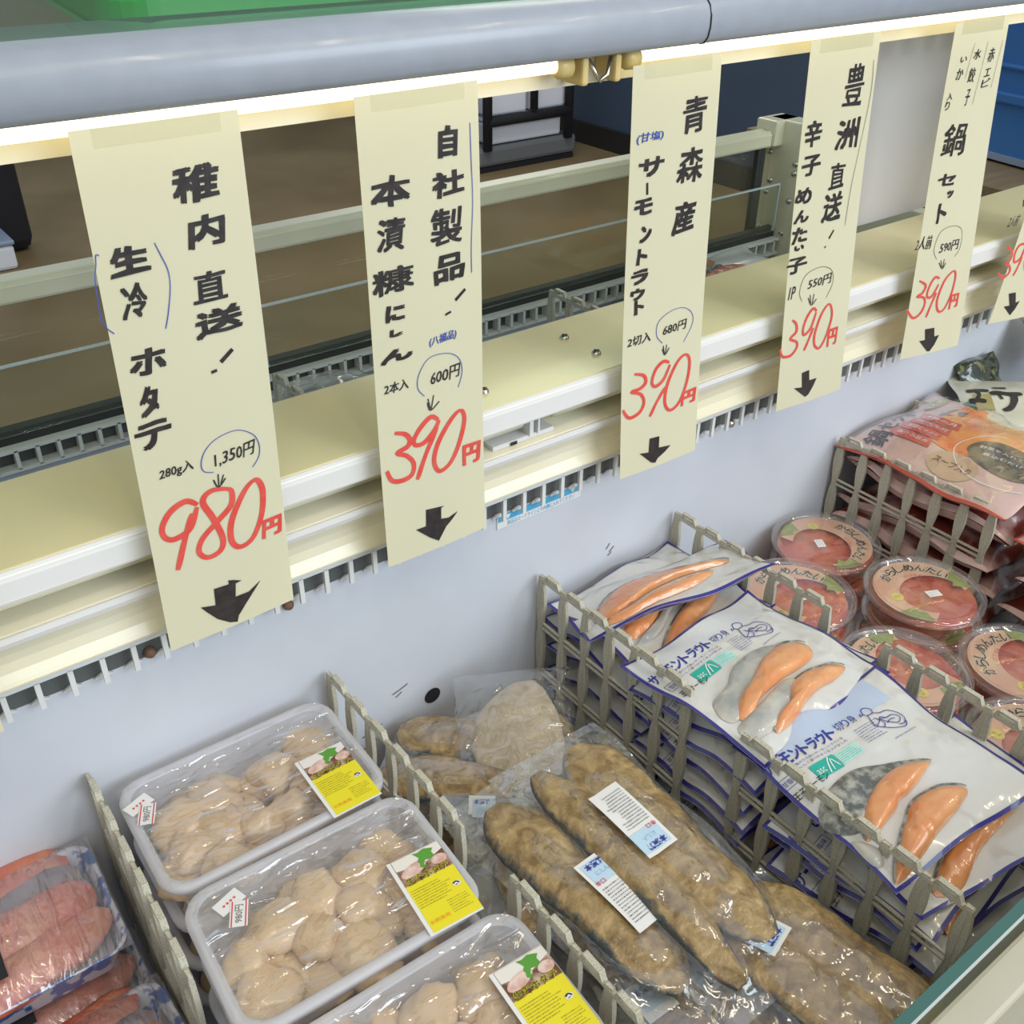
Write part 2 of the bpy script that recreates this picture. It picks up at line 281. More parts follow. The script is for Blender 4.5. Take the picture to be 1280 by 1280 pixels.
STRIPS = {
 0: {"c":[[-0.065,-0.05,-0.12],[0.029,-0.05,-0.12],[0.025,-0.05,-0.4766],[-0.069,-0.05,-0.4766]],"L":0.3566,"g":[],"k":[]},
 1: {"c":[[0.1453,-0.05,-0.1206],[0.239,-0.05,-0.1203],[0.2323,-0.05,-0.4649],[0.138,-0.05,-0.4671]],"L":0.3466,"g":[["稚","B",0.0632,0.0355,0.0295,0.0203],["内","B",0.0656,0.0626,0.0225,0.0185],["直","B",0.0628,0.0956,0.0223,0.0198],["送","B",0.0652,0.1179,0.0332,0.0168],["生","B",0.0189,0.0708,0.0227,0.0161],["冷","B",0.0175,0.0951,0.015,0.022],["ホ","B",0.0189,0.1319,0.0222,0.0163],["タ","B",0.0153,0.1571,0.0113,0.02],["テ","B",0.0146,0.1794,0.0231,0.0175],["280g入","T",0.0244,0.2087,0.0245,0.0094],["1,350円","T",0.0637,0.2102,0.0305,0.0113],["円","R",0.0836,0.2765,0.0146,0.015]],"k":[["B",0.004,[[0.0714,0.1383],[0.0628,0.1446]]],["B",0.003,[[0.0596,0.1491],[0.0558,0.1497]]],["U",0.0006,[[0.0032,0.0654],[0.0015,0.0648],[0.0005,0.0702],[-0.0016,0.0783],[-0.0022,0.0897],[-0.0026,0.103]]],["U",0.0006,[[-0.0017,0.1017],[-0.0005,0.1065],[0.003,0.1108]]],["U",0.0006,[[0.0343,0.064],[0.0368,0.072],[0.0394,0.0813],[0.0389,0.0917],[0.0353,0.1062],[0.0324,0.1148]]],["U",0.0006,[[0.0478,0.2186],[0.0417,0.2158],[0.0406,0.2095],[0.0442,0.2015],[0.0528,0.1953],[0.0667,0.1938],[0.0773,0.2002],[0.0811,0.2087],[0.0802,0.2179],[0.0749,0.2246]]],["T",0.001,[[0.0506,0.221],[0.05,0.23]]],["T",0.001,[[0.0542,0.2227],[0.0516,0.2286]]],["T",0.001,[[0.047,0.224],[0.0496,0.2307],[0.0552,0.2257]]],["R",0.0042,[[0.0342,0.2384],[0.0269,0.233],[0.0161,0.237],[0.0092,0.2467],[0.0099,0.2548],[0.0161,0.2584],[0.0271,0.2541],[0.0335,0.24]]],["R",0.0042,[[0.03,0.2435],[0.0233,0.2585],[0.0143,0.2829]]],["R",0.0042,[[0.0557,0.2344],[0.0442,0.2316],[0.0378,0.2378],[0.043,0.2527],[0.0476,0.2707],[0.0446,0.2798],[0.0353,0.2815],[0.0301,0.2745],[0.0342,0.2651],[0.0461,0.2559],[0.0561,0.2479],[0.0582,0.2389],[0.0557,0.2344]]],["R",0.0042,[[0.074,0.235],[0.0659,0.2418],[0.0554,0.2597],[0.0534,0.2752],[0.0588,0.2828],[0.0686,0.2796],[0.0769,0.2644],[0.0799,0.2472],[0.0782,0.2376],[0.074,0.235]]],["A",0,[[0.036,0.3087],[0.047,0.3096],[0.0469,0.3062],[0.0505,0.3075],[0.0564,0.3107],[0.0518,0.3112],[0.0504,0.3222],[0.0605,0.3225],[0.0702,0.3171],[0.0653,0.3226],[0.0575,0.3312],[0.0507,0.3392],[0.0491,0.3441],[0.0436,0.342],[0.0352,0.3348],[0.029,0.3261],[0.0249,0.3197],[0.0354,0.3226]]]]},
 2: {"c":[[0.3131,-0.05,-0.1218],[0.4043,-0.05,-0.1209],[0.4083,-0.05,-0.4704],[0.3142,-0.05,-0.471]],"L":0.3492,"g":[["自","B",0.0678,0.0345,0.0153,0.0199],["社","B",0.0667,0.0607,0.028,0.0168],["製","B",0.0645,0.0896,0.0282,0.0256],["品","B",0.0654,0.1187,0.027,0.0194],["本","B",0.0217,0.0587,0.0302,0.0196],["漬","B",0.0197,0.0867,0.0227,0.0231],["糠","B",0.0194,0.1173,0.0356,0.0193],["に","B",0.0193,0.1413,0.0155,0.0117],["し","B",0.0193,0.1555,0.0099,0.0049],["ん","B",0.0187,0.1723,0.0275,0.0091],["(八福品)","V",0.058,0.1694,0.0264,0.0085],["2本入","T",0.0172,0.1963,0.022,0.0091],["600円","T",0.059,0.1985,0.0291,0.0115],["円","R",0.0816,0.2733,0.0169,0.0187]],"k":[["B",0.0035,[[0.0788,0.1372],[0.0698,0.1435]]],["B",0.0025,[[0.0656,0.151],[0.0607,0.1523]]],["U",0.0006,[[0.0865,0.0252],[0.0866,0.0491],[0.0871,0.0758],[0.085,0.1066],[0.0849,0.1265]]],["U",0.0006,[[0.04,0.2107],[0.0347,0.2031],[0.0359,0.1925],[0.0452,0.1817],[0.0612,0.1821],[0.0715,0.1888],[0.0745,0.2003],[0.0705,0.2125]]],["T",0.001,[[0.0429,0.2137],[0.0447,0.2224]]],["T",0.001,[[0.0481,0.2121],[0.0453,0.2237]]],["T",0.001,[[0.0423,0.2166],[0.0448,0.2239],[0.0529,0.2187]]],["R",0.004,[[0.0133,0.2333],[0.0218,0.2367],[0.0258,0.2427],[0.0233,0.2478],[0.0143,0.2505],[0.0224,0.2554],[0.0279,0.2638],[0.0258,0.273],[0.0167,0.2752],[0.0084,0.2722],[0.0047,0.2628]]],["R",0.004,[[0.0516,0.234],[0.045,0.2294],[0.0357,0.2353],[0.0293,0.2438],[0.0305,0.2489],[0.0384,0.249],[0.0478,0.2413],[0.0522,0.2342]]],["R",0.004,[[0.0501,0.24],[0.0389,0.26],[0.0304,0.2791]]],["R",0.004,[[0.0723,0.2324],[0.0629,0.2376],[0.0507,0.2531],[0.0461,0.268],[0.0507,0.2786],[0.0614,0.2744],[0.0703,0.2596],[0.0756,0.2416],[0.0723,0.2324]]],["A",0,[[0.0364,0.3088],[0.0535,0.3115],[0.0504,0.3124],[0.05,0.3224],[0.0571,0.3241],[0.0662,0.3216],[0.0607,0.3267],[0.0544,0.3315],[0.0467,0.3422],[0.0386,0.3359],[0.0263,0.3237],[0.0356,0.3239]]]]},
 3: {"c":[[0.5414,-0.05,-0.1251],[0.6333,-0.05,-0.1249],[0.6579,-0.05,-0.4794],[0.56,-0.05,-0.4778]],"L":0.3532,"g":[["青","B",0.0665,0.0405,0.028,0.0291],["森","B",0.0656,0.0787,0.0315,0.0287],["産","B",0.0619,0.1203,0.0266,0.0264],["(甘塩)","V",0.0196,0.0516,0.0302,0.0084],["サ","B",0.022,0.074,0.0272,0.0141],["モ","B",0.0157,0.1044,0.0195,0.0125],["ン","B",0.0196,0.1267,0.0116,0.0132],["ト","B",0.0171,0.1448,0.0103,0.0137],["ラ","B",0.0153,0.1624,0.0187,0.0121],["ウ","B",0.0139,0.1767,0.0148,0.0098],["ト","B",0.0162,0.1884,0.0097,0.0138],["2切入","T",0.0181,0.2183,0.028,0.01],["680円","T",0.0587,0.2168,0.0307,0.0103],["円","R",0.0809,0.2914,0.0188,0.0148]],"k":[["B",0.003,[[0.0185,0.0858],[0.0191,0.0952]]],["U",0.0006,[[0.0447,0.2283],[0.0374,0.2194],[0.039,0.2071],[0.0526,0.2004],[0.0681,0.2007],[0.0794,0.2084],[0.0806,0.2193],[0.0707,0.2337]]],["T",0.001,[[0.0458,0.231],[0.0475,0.2393]]],["T",0.001,[[0.05,0.2308],[0.0487,0.2396]]],["T",0.001,[[0.0448,0.2338],[0.0482,0.2404],[0.0532,0.2345]]],["R",0.0034,[[0.0138,0.25],[0.0242,0.254],[0.0269,0.2614],[0.0204,0.2659],[0.0108,0.2666],[0.0216,0.2717],[0.0255,0.2809],[0.0207,0.2895],[0.009,0.2918],[0.0017,0.282]]],["R",0.0034,[[0.0542,0.2493],[0.0468,0.2464],[0.0382,0.2518],[0.0341,0.2629],[0.0383,0.2686],[0.0479,0.2644],[0.0552,0.2515]]],["R",0.0034,[[0.0505,0.2726],[0.0407,0.2849],[0.033,0.2974]]],["R",0.0034,[[0.0748,0.2469],[0.0644,0.2515],[0.0534,0.2696],[0.0506,0.2879],[0.0574,0.2982],[0.0689,0.2933],[0.0776,0.2752],[0.0801,0.2557],[0.0748,0.2469]]],["A",0,[[0.0336,0.3204],[0.0453,0.3215],[0.0451,0.3335],[0.0599,0.3358],[0.0532,0.3404],[0.0441,0.3447],[0.0413,0.3486],[0.0365,0.347],[0.0221,0.3328],[0.0328,0.3348]]]]},
 4: {"c":[[0.7388,-0.05,-0.1242],[0.8315,-0.05,-0.1239],[0.8786,-0.05,-0.478],[0.7739,-0.05,-0.4731]],"L":0.3507,"g":[["豊","B",0.0638,0.0399,0.0295,0.0371],["洲","B",0.0623,0.0813,0.0336,0.0269],["直","B",0.0543,0.1172,0.0225,0.0248],["送","B",0.0523,0.146,0.029,0.0278],["辛","B",0.015,0.0756,0.0215,0.0235],["子","B",0.0169,0.1029,0.0242,0.0186],["め","B",0.0114,0.1297,0.0217,0.015],["ん","B",0.011,0.1487,0.019,0.0123],["た","B",0.011,0.1661,0.0203,0.0157],["い","B",0.0119,0.1786,0.0123,0.0047],["子","B",0.0106,0.1953,0.0276,0.0158],["1P","T",0.008,0.2226,0.009,0.0131],["550円","T",0.0449,0.2178,0.0356,0.0109],["円","R",0.0719,0.2831,0.0149,0.0192]],"k":[["B",0.003,[[0.0581,0.1691],[0.0521,0.1764]]],["B",0.002,[[0.0488,0.1833],[0.0467,0.1847]]],["T",0.0005,[[0.0877,0.0217],[0.0895,0.0508],[0.0823,0.0995],[0.0771,0.1314],[0.0742,0.1672]]],["T",0.0005,[[0.0221,0.2339],[0.0177,0.2231],[0.0244,0.2076],[0.0444,0.2032],[0.0607,0.2094],[0.0645,0.223],[0.0564,0.2375]]],["T",0.001,[[0.0328,0.2293],[0.0348,0.2391]]],["T",0.001,[[0.0382,0.2294],[0.0369,0.2396]]],["T",0.001,[[0.0305,0.232],[0.0357,0.2408],[0.0424,0.2353]]],["R",0.003,[[0.0113,0.2514],[0.0169,0.2565],[0.018,0.2652],[0.0105,0.2711],[0.0195,0.2764],[0.0203,0.2831],[0.0129,0.2899],[0.0018,0.2884],[-0.0022,0.2793]]],["R",0.003,[[0.0443,0.2488],[0.0387,0.245],[0.0308,0.2533],[0.027,0.2652],[0.0298,0.2711],[0.0381,0.2653],[0.0438,0.2499]]],["R",0.003,[[0.0417,0.2661],[0.0365,0.2779],[0.0311,0.2887]]],["R",0.003,[[0.0627,0.2452],[0.0525,0.2531],[0.0449,0.272],[0.0454,0.2853],[0.0531,0.2912],[0.0619,0.28],[0.068,0.2591],[0.0627,0.2452]]],["A",0,[[0.0311,0.3139],[0.0412,0.3131],[0.0428,0.3254],[0.0536,0.3255],[0.0492,0.3341],[0.0433,0.3423],[0.039,0.3439],[0.0218,0.3293],[0.0333,0.3311]]]]},
 5: {"c":[[0.9452,-0.05,-0.1255],[1.0354,-0.05,-0.1254],[1.097,-0.0527,-0.4821],[0.9834,-0.05,-0.4714]],"L":0.348,"g":[["赤","M",0.0697,0.0315,0.0124,0.0139],["エ","M",0.0681,0.0475,0.011,0.0078],["ビ","M",0.0682,0.0568,0.0162,0.0086],["水","M",0.0438,0.0291,0.0135,0.0093],["餃","M",0.0404,0.048,0.012,0.0139],["子","M",0.0396,0.0678,0.0073,0.0164],["い","M",0.022,0.0322,0.0111,0.0055],["か","M",0.0198,0.0451,0.0113,0.0113],["入","M",0.0101,0.065,0.0086,0.0069],["り","M",0.0084,0.0737,0.007,0.0093],["鍋","B",0.0301,0.1074,0.0401,0.0342],["セ","B",0.0274,0.1474,0.0302,0.0123],["ッ","B",0.0365,0.1631,0.0099,0.0075],["ト","B",0.0277,0.182,0.0139,0.0222],["2人前","T",0.0065,0.2115,0.0272,0.0162],["590円","T",0.0488,0.2206,0.0335,0.0126],["円","R",0.0726,0.2877,0.0149,0.0177]],"k":[["T",0.0005,[[0.0305,0.2325],[0.0238,0.2209],[0.0309,0.2023],[0.0517,0.1985],[0.0669,0.2057],[0.0683,0.2245],[0.0606,0.2341]]],["T",0.001,[[0.0381,0.2349],[0.0418,0.2436]]],["T",0.001,[[0.0435,0.2344],[0.0434,0.2438]]],["T",0.001,[[0.0356,0.2372],[0.0425,0.2451],[0.047,0.2389]]],["T",0.0004,[[0.0363,0.0187],[0.0328,0.033],[0.03,0.0499]]],["T",0.0004,[[0.0593,0.0192],[0.0553,0.0454],[0.0502,0.0757]]],["T",0.0004,[[0.0873,0.0201],[0.0834,0.0411],[0.0796,0.0626]]],["R",0.003,[[0.0088,0.2541],[0.0199,0.2608],[0.0168,0.2692],[0.0092,0.2724],[0.0201,0.2753],[0.0232,0.2837],[0.0186,0.2937],[0.0081,0.2976],[-0.0041,0.2847]]],["R",0.003,[[0.0408,0.2559],[0.0325,0.254],[0.0257,0.2645],[0.025,0.275],[0.0328,0.2755],[0.0408,0.2628]]],["R",0.003,[[0.0391,0.2723],[0.0335,0.2869],[0.0288,0.3004]]],["R",0.003,[[0.0626,0.2509],[0.0497,0.2606],[0.0427,0.2813],[0.0471,0.2955],[0.0569,0.2951],[0.0657,0.278],[0.0681,0.2573],[0.0626,0.2509]]],["A",0,[[0.0309,0.3153],[0.0457,0.316],[0.0482,0.3274],[0.056,0.327],[0.0506,0.3383],[0.0443,0.3456],[0.0403,0.3448],[0.0247,0.3289],[0.0339,0.3292]]]]},
 6: {"c":[[1.1928,-0.05,-0.125],[1.2868,-0.05,-0.125],[1.2528,-0.07,-0.4717],[1.1628,-0.05,-0.4717]],"L":0.3479,"g":[["2人前","T",-0.0182,0.2207,0.0189,0.0142]],"k":[["B",0.003,[[-0.0133,0.1975],[-0.0102,0.2059]]],["R",0.003,[[-0.0152,0.2512],[-0.0039,0.2576],[-0.0011,0.2678],[-0.0081,0.2719],[0.0008,0.276],[0.0046,0.2843],[-0.003,0.2898],[-0.0154,0.2822]]],["R",0.003,[[0.0176,0.2522],[0.0071,0.2521],[0.0033,0.2614],[0.0073,0.2724],[0.0159,0.2689],[0.0175,0.2564]]],["R",0.003,[[0.0179,0.2677],[0.0163,0.2803],[0.0133,0.2899]]],["R",0.003,[[0.0359,0.2422],[0.025,0.2547],[0.026,0.2746],[0.0339,0.2872],[0.0423,0.2827],[0.0482,0.2636],[0.0359,0.2422]]],["A",0,[[0.0165,0.3122],[0.0279,0.3122],[0.0338,0.3258],[0.0403,0.3247],[0.0364,0.3345],[0.0312,0.3415],[0.0155,0.3283],[0.0247,0.3282]]]]},
}


# ------------------------------------------------------------------ the room
tag(MB().box(-6, 9, -4, 9, -1.50, -1.45).build('floor', FLOOR), kind='structure')
tag(MB().box(4.2, 4.3, -3, 9, -1.33, 1.4).build('wall_right', BLUE), kind='structure')
tag(MB().box(4.17, 4.22, -3, 9, -1.45, -1.33).build('baseboard_right', SEAM), kind='structure')
tag(MB().box(-6, 9, 8.6, 8.7, -1.45, 1.4).build('wall_back', mat('beige_wall', (.30, .26, .18), .7)), kind='structure')

# ------------------------------------------------------------------ freezer case
XA, XB = -0.62, 1.45
case = thing('freezer_case', 'open chest freezer case with cream ledge dividing two wells of frozen seafood', 'freezer', (.45, 0, -1.45))
O = Vector((-.45, 0, 1.45))
def cbuild(mb, name, m, parent=case, **k):
    mb.v = [(p[0] + O.x, p[1], p[2] + O.z) for p in mb.v]; return mb.build(name, m, parent, **k)
iw = cbuild(MB().box(XA, XB, 0, .012, -.78, -.503), 'inner_wall', PANEL)
for hz in (-.680, -.7235):
    mb = MB().lathe([(0.0001, 0), (.0088, 0)], 28); mb.v = [(x + .3785, -.0006, y + hz) for x, y, z in mb.v]
    cbuild(mb, 'wall_hole', SEAM, iw)
mb = MB()
for a, b in [((.335, -.655), (.352, -.650)), ((.338, -.66), (.345, -.6565)), ((.30, -.69), (.322, -.684)), ((.30, -.705), (.315, -.700)), ((.60, -.603), (.606, -.598)), ((.595, -.598), (.600, -.592)), ((.598, -.607), (.603, -.604))]:
    put_stroke(mb, [a, ((a[0] + b[0]) / 2, (a[1] + b[1]) / 2 - .0004), b], .0012, lambda x, z: Vector((x, -.0007, z)))
cbuild(mb, 'scuff_marks', TXT, iw)
cbuild(MB().box(XA, XB, -.50, .085, -.80, -.775), 'well_floor', PANEL)
cbuild(MB().box(XB, XB + .02, -.50, .09, -.80, -.40), 'end_wall', PANEL)
cbuild(MB().prism([(-.0275, -.3755), (-.0305, -.3775), (-.0315, -.381), (-.0315, -.396), (-.0295, -.3985), (-.026, -.3985), (-.024, -.396), (-.024, -.385), (-.020, -.385), (-.020, -.3765)], XA, XB, 0), 'ledge_nose', NOSE, bevel=.0008)
ledge = cbuild(MB().box(XA, 1.72, -.0265, .087, -.385, -.375), 'ledge', CREAM, bevel=.0015)
for x, y in ((.443, .001), (.569, .048), (.570, .004)):
    mb = MB().lathe([(0.0001, .0035), (.0025, .0034), (.0042, .0022), (.0046, 0)], 20); mb.v = [(a + x, b + y, c - .375) for a, b, c in mb.v]
    s_ = cbuild(mb, 'screw', STEEL, ledge, smooth=True)
    mb = MB().box(x - .003, x + .003, y - .0005, y + .0005, -.3722, -.3712).box(x - .0005, x + .0005, y - .003, y + .003, -.3722, -.3712)
    cbuild(mb, 'screw_slot', SEAM, ledge)
cbuild(MB().box(XA, XB, .006, .085, -.50, -.386), 'duct_back', CREAMW)
cbuild(MB().box(XA, XB, -.021, .006, -.3925, -.3855), 'ledge_shade_strip', DARK)  # dark strip added to stand for shade in the gap under the ledge
cbuild(MB().prism([(.006, -.421), (-.012, -.424), (-.0205, -.4265), (-.0225, -.430), (-.0215, -.4345), (-.0175, -.439), (-.0145, -.446), (-.0135, -.453), (-.0150, -.4605), (-.0185, -.4660), (-.0200, -.469), (-.0185, -.4715), (.006, -.4715)], XA, XB, 0), 'duct_cove', CREAMW, smooth=False, bevel=.0006)
cbuild(MB().prism([(-.0236, -.4268), (-.0240, -.431), (-.0225, -.4355), (-.0215, -.4345), (-.0225, -.430), (-.0215, -.4268)], XA, XB, 0), 'duct_lip', NOSE, bevel=.0004)
for x0, x1 in ((XA, .475), (.510, XB)):
    cbuild(MB().tube([(x0, -.006, -.408), (x1, -.006, -.408)], .0075, 14), 'unlit_lamp_tube', CREAMW, smooth=True)
cbuild(MB().box(.478, .482, -.018, .004, -.42, -.392).box(.487, .489, -.018, .004, -.42, -.392).box(.44, .506, -.016, .004, -.4235, -.4195), 'lamp_bracket', NOSE)
cbuild(MB().lathe([(.0001, 0), (.0035, 0)], 16).__class__().box(.458, .465, -.0172, -.0168, -.4235, -.4205), 'bracket_hole', SEAM)
gr = cbuild(MB().box(XA, XB, -.0125, -.004, -.4795, -.4715).box(XA, XB, -.0135, -.011, -.4735, -.4715), 'air_grille', GRILLE)
bar = None; x = .0545 - .0223 * 30
while x < XB:
    p = Vector((x - .45, 0, 1.45))
    if bar is None:
        bar = MB().box(-.0019, .0019, -.0125, -.0095, -.5025, -.479).prism([(-.0065, -.5025), (-.0020, -.5000), (.0020, -.5000), (.0065, -.5025), (.0065, -.5034), (-.0065, -.5034)], -.0030, -.001, 1).build('grille_bar', GRILLE, gr); b1 = bar
    else: b1 = link(bar.copy()); b1.parent = gr
    b1.location = p; x += .0223
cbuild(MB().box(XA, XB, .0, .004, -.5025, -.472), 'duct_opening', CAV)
for x, z, m in ((.762, -.503, STEEL), (.246, -.506, RUST), (.134, -.4985, RUST), (1.10, -.503, STEEL)):
    mb = MB().lathe([(.0001, .006), (.003, .0055), (.0045, .003), (.0045, 0)], 16); mb.v = [(a + x, -c - .0005, b + z) for a, b, c in mb.v]
    cbuild(mb, 'wall_screw', m, smooth=True)
# load line sticker on the wall
st = cbuild(MB().box(.4555, .5555, -.0012, -.0002, -.518, -.5035), 'load_line_sticker', WHITE)
fm = lambda x, z: Vector((x, -.0015, z))
cbuild(MB().box(.4565, .5555, -.0016, -.0011, -.5105, -.5035), 'cyan_band', STICK, st)
mb = MB(); put_poly(mb, [(.4645, -.5045), (.4705, -.5045), (.4675, -.5098)], lambda x, z: Vector((x, -.0019, z))); put_poly(mb, [(.5415, -.5045), (.5475, -.5045), (.5445, -.5098)], lambda x, z: Vector((x, -.0019, z)))
cbuild(mb, 'white_arrows', WHITE, st)
mb = MB(); put_text(mb, '商品はロードラインより内側に入れてください', .507, -.5142, .080, .0052, fm, bold=.0); cbuild(mb, 'sticker_text', STICK, st)

# rear well on the far side of the ledge
cbuild(MB().box(XA, 1.41, .085, .095, -.78, -.386), 'rear_inner_wall', PANEL)
cbuild(MB().box(XA, 1.41, .47, .50, -.78, -.565), 'rear_outer_wall', PANEL)
rg = cbuild(MB().box(XA, 1.41, .455, .470, -.5425, -.5385).box(XA, 1.41, .455, .470, -.566, -.562), 'rear_grille', NOSE)
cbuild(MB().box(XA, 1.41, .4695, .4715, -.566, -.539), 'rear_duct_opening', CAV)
x = XA + .01; b0 = None
while x < 1.40:
    if b0 is None: b0 = MB().box(-.002, .002, .455, .469, -.5635, -.5405).build('rear_grille_bar', NOSE, rg); b1 = b0
    else: b1 = link(b0.copy()); b1.parent = rg
    b1.location = (x - .45, 0, 1.45); x += .0223
cbuild(MB().box(XA, 1.41, .468, .482, -.5385, -.522), 'rear_glass_seal', DARK)
cbuild(MB().box(XA, 1.40, .497, .503, -.565, -.39), 'rear_glass', GLASSD)
rl = cbuild(MB().prism([(.486, -.3935), (.484, -.390), (.484, -.374), (.487, -.3695), (.507, -.3675), (.514, -.371), (.514, -.3935)], XA, 1.365, 0), 'rear_rail', CREAMW, bevel=.0012)
for x0, x1 in ((XA, .385), (.447, 1.372)):
    g_ = cbuild(MB().box(x0, x1, .459, .4625, -.525, -.4475), 'guard_glass', GLASS)
    cbuild(MB().box(x0, x1, .4585, .463, -.4485, -.4465).box(x1 - .0015, x1, .4585, .463, -.525, -.4475).box(x0, x0 + .0015, .4585, .463, -.525, -.4475), 'guard_glass_edge', GEDGEL if x0 < 0 else GEDGEL, g_)
ep = cbuild(MB().box(1.385, 1.425, .43, .512, -.60, -.352).box(1.365, 1.425, .478, .52, -.392, -.352).box(1.40, 1.425, .09, .45, -.78, -.44), 'end_post', CREAMW, bevel=.003)
for y, z in ((.500, -.405), (.445, -.43), (.445, -.415), (.492, -.45), (.497, -.47), (.447, -.475), (.500, -.53), (.452, -.53)):
    mb = MB().lathe([(.0001, .004), (.003, .0035), (.005, 0)], 14); mb.v = [(1.3845 - c, b + y, a + z) for a, b, c in mb.v]; cbuild(mb, 'post_screw', STEEL, ep, smooth=True)
cbuild(MB().box(1.352, 1.362, .49, .505, -.56, -.394).box(1.342, 1.349, .488, .492, -.56, -.394), 'glass_frame', DARK)
cbuild(MB().box(XA, 1.41, .10, .46, -.80, -.775), 'rear_well_floor', PANEL)
cbuild(MB().box(XA, 1.47, .50, .52, -1.42, -.78).box(XA, XB, -.50, .52, -1.42, -1.36), 'lower_body', BODY)
# near glass panel and case body under it
fg = cbuild(MB().box(XA, XB, -.506, -.500, -.80, -.5315), 'front_glass', GLASS)
cbuild(MB().box(XA, XB, -.5062, -.4998, -.5335, -.5300), 'front_glass_edge', GEDGE)
cbuild(MB().box(XA, XB, -.5074, -.5062, -.5325, -.5306), 'front_glass_bevel', GEDGEL)
cbuild(MB().box(XA, XB, -.530, -.508, -1.42, -.548), 'front_body', BODY, bevel=.003)

# ------------------------------------------------------------------ overhead canopy with its lamps
can = thing('overhead_canopy', 'grey moulded overhead shelf edge with glass top and lit lamp tubes beneath', 'shelf', (.6, 0, -.14))
def kb(mb, name, m, parent=can, **k):
    mb.v = [(p[0] - .6, p[1], p[2] + .14) for p in mb.v]; return mb.build(name, m, parent, **k)
prof = [(-.044, -.1165), (-.0485, -.1155), (-.052, -.111), (-.0535, -.104), (-.0533, -.096), (-.051, -.0895), (-.046, -.0845), (-.038, -.0815), (-.026, -.0800), (.03, -.0800), (.03, -.1165)]
md_ = kb(MB().prism(prof, -.8, 1.78, 0), 'front_moulding', GREYM); fixn(md_)
for p in md_.data.polygons: p.use_smooth = abs(p.normal.x) < .5 and p.normal.y < .1
kb(MB().tube([(.612, y - .0004, z) for y, z in prof[:9]], .0006, 6), 'moulding_seam', SEAM)
kb(MB().box(-.8, 1.78, -.024, .56, -.0799, -.0735), 'glass_shelf', SHELFG)
kb(MB().box(-.8, 1.78, .50, .56, -.1165, -.080), 'rear_beam', GREYM)
kb(MB().box(-.8, 1.78, -.018, -.004, -.1395, -.1165), 'lamp_rail', CREAMW)
for x0, x1 in ((-.78, .492), (.545, 1.76)):
    t_ = kb(MB().tube([(x0, -.0335, -.1212), (x1, -.0335, -.1212)], .0052, 16), 'lamp_tube', TUBE, smooth=True)
    for xa, xb in ((x0 - .001, x0 + .012), (x1 - .012, x1 + .001)):
        kb(MB().tube([(xa, -.0335, -.1225), (xa + (xb - xa) * .3, -.0335, -.1225), (xb, -.0335, -.1225)], [.0060, .0080, .0080], 16), 'end_cap', SOCK, t_, smooth=True)
for xa in (.500, .531): kb(MB().box(xa, xa + .006, -.042, -.018, -.136, -.117), 'lamp_socket', SOCK, bevel=.002)
kb(MB().tube([(.508, -.038, -.119), (.513, -.042, -.130), (.518, -.040, -.134), (.523, -.042, -.130), (.529, -.038, -.119)], .0016, 8), 'spring_clip', STEEL, smooth=True)
kb(MB().box(-.82, -.78, -.02, .03, -1.31, -.085).box(1.76, 1.80, -.02, .03, -1.31, -.085), 'support_post', NOSE)
# green tray lying on the glass shelf
gt = thing('green_tray', 'bright green plastic tray lying on the overhead glass shelf', 'tray', (.345, .155, -.0735))
c0 = [(-.135 + .03 * (1 - math.cos(a)), -.105 + .03 * (1 - math.sin(a))) for a in [math.pi / 2 * k / 6 for k in range(7)]]
poly = c0 + [(.32, -.10), (.32, .22), (-.10, .22)]
MB().prism(poly, .0, .016, 2).build('tray_base', MATG, gt, bevel=.002)
MB().prism([(a * 1.02, b * 1.03) for a, b in poly], .016, .019, 2).build('tray_rim', MATG, gt, bevel=.001)

# ------------------------------------------------------------------ hand-written price strips
SL = {0: ('pale yellow paper strip hanging off the left edge, only its corner in view', '', ''),
      1: ('wide yellow hanging paper strip with brush writing, priced 980 yen in red', '', ''),
      2: ('yellow hanging strip, 600 yen circled above red 390 yen, blue line at its edge', '', ''),
      3: ('yellow hanging paper strip, 680 yen circled above red 390 yen, over the salmon pouches', '', ''),
      4: ('yellow hanging strip, 550 yen circled above red 390 yen, hiding the rear end post', '', ''),
      5: ('yellow hanging strip with thin ruled lines at top, 590 yen circled above 390 yen', '', ''),
      6: ('yellow hanging paper strip cut off by the right edge of the picture', '', '')}
STY = {'B': ('brush_writing', INK, .03), 'T': ('pen_writing', PEN, .0), 'M': ('pen_writing', PEN, .0), 'R': ('red_price', REDINK, .035), 'U': ('blue_pen_line', BLUEPEN, 0), 'V': ('blue_note', BLUEPEN, 0.), 'A': ('down_arrow', INK, 0)}
random.seed(4)
